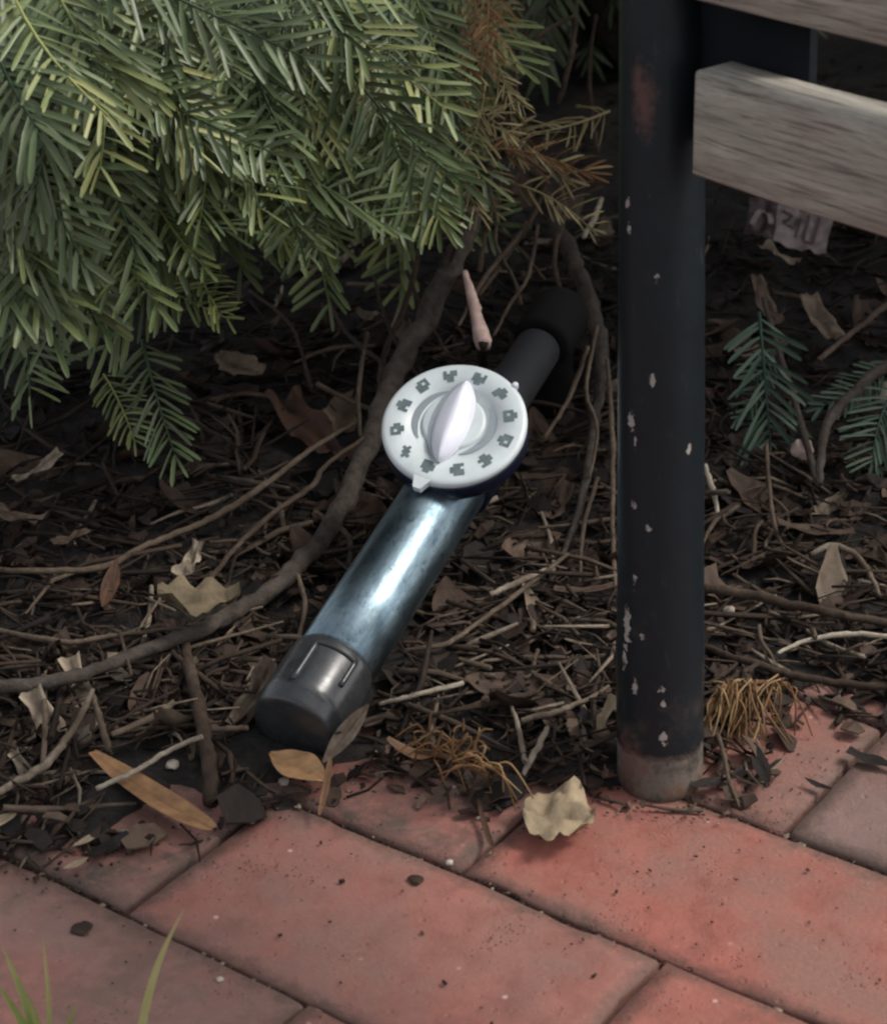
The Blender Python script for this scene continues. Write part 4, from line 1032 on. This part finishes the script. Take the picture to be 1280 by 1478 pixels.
# ------------------------------------------------------------------ crumpled wrapper behind the bench
M_wrap = plain('faded_wrapper', (.20, .155, .145), .45, 0, .4, 60, .3); M_wrapd = plain('wrapper_print', (.045, .022, .024), .5)
WP = G(1135, 325, .035); wd_ = FPX/proj(WP)[2]
def wsurf(u, v): return (.011*noise.noise(Vector((u*55, v*60, 2.2)))+.005*noise.noise(Vector((u*160, v*150, 5.2))))
def wgrid(u0, u1, v0, v1, n, m, dz):
    V = [(u0+(u1-u0)*i/n, v0+(v1-v0)*j/m, 0) for i in range(n+1) for j in range(m+1)]
    V = [(x, y, wsurf(x, y)+dz) for x, y, _ in V]
    return V, [(i*(m+1)+j, (i+1)*(m+1)+j, (i+1)*(m+1)+j+1, i*(m+1)+j+1) for i in range(n) for j in range(m)]
wr = empty('wrapper', WP, 'crumpled faded wrapper scrap with dark print lying under the lower slat', 'wrapper')
V, F = wgrid(-.034, .036, -.020, .020, 24, 14, 0); sheet = link('sheet', mesh_np('sheet', V, F), M_wrap, wr)
V, F = wgrid(-.034, -.010, -.0195, .0195, 10, 14, .0006); link('dark_panel', mesh_np('dark_panel', V, F), M_wrapd, wr)
def stroke(pts, w, mat, dz):
    a = Acc()
    for (x0, y0), (x1, y1) in zip(pts[:-1], pts[1:]):
        d = Vector((x1-x0, y1-y0)); nv = Vector((-d.y, d.x)).normalized()*w*.5; V = []
        for i in range(7):
            x, y = x0+d.x*i/6, y0+d.y*i/6
            V += [(x+nv.x, y+nv.y, wsurf(x, y)+dz), (x-nv.x, y-nv.y, wsurf(x, y)+dz)]
        a.add(V, [(2*i, 2*i+1, 2*i+3, 2*i+2) for i in range(6)])
    return link('print', mesh_np('print', np.concatenate(a.V), np.concatenate(a.F)), mat, wr)
stroke([(-.030, -.010), (-.022, .012), (-.014, -.006)], .0045, M_wrap, .0022)
stroke([(-.006, .012), (.004, .012), (-.004, -.002), (.006, -.004)], .003, M_wrapd, .0016)
stroke([(.010, .012), (.009, -.008)], .003, M_wrapd, .0016); stroke([(.016, .012), (.016, -.010), (.024, -.010), (.025, .010)], .003, M_wrapd, .0016)
wr.matrix_world = Matrix.Translation(WP)@Matrix.Scale(.8, 4)@orient((CR*.96-CU*.22).normalized(), (-CF+Vector((0, 0, .7))).normalized())

# ------------------------------------------------------------------ grass growing from the joint near the camera
def blade(A, B, w, bow, tint):
    V = []; T = []; n = 10; d = B-A; latv = d.cross(CF).normalized()
    for i in range(n+1):
        t = i/n; p = A+d*t+bow*math.sin(math.pi*t); ww = w*(1-t**1.8)*.5+.00008; up = latv.cross(d).normalized()
        V += [p-latv*ww, p+up*ww*.3, p+latv*ww]; T += [tint+.5*t*(.4)]*3
    F = [(3*i+e, 3*i+3+e, 3*i+4+e, 3*i+1+e) for i in range(n) for e in (0, 1)]
    return V, F, T
gb = P(70, 1560, 0)
tuft = empty('grass_tuft', gb, 'small tuft of green grass blades at the bottom left corner', 'grass tuft')
for (tip, base, w, t) in [((4, 1366), (66, 1560), .0026, .3), ((-10, 1412), (72, 1566), .0026, .1), ((62, 1352), (76, 1560), .0013, .6), ((30, 1420), (84, 1564), .0022, .2), ((110, 1445), (80, 1560), .0016, .1), ((-60, 1440), (60, 1566), .0024, .2)]:
    A = P(*base, 0); A = gb+(A-gb)*.35; B = Q(*tip, proj(A)[2]-.035)
    V, F, T = blade(A-gb, B-gb, w*1.7, Vector((.002, 0, .004)), t); link('blade', mesh_np('blade', V, F, T), M_grass, tuft)
A = P(196, 1530, 0); B = Q(266, 1312, proj(A)[2]-.04)
V, F, T = blade(Vector(), B-A, .0034, Vector((-.002, 0, .004)), .8)
tag(link('grass_sprout', mesh_np('grass_sprout', V, F, T), M_grass, None, A), 'single yellow-green grass blade leaning right at the bottom left', 'grass blade')
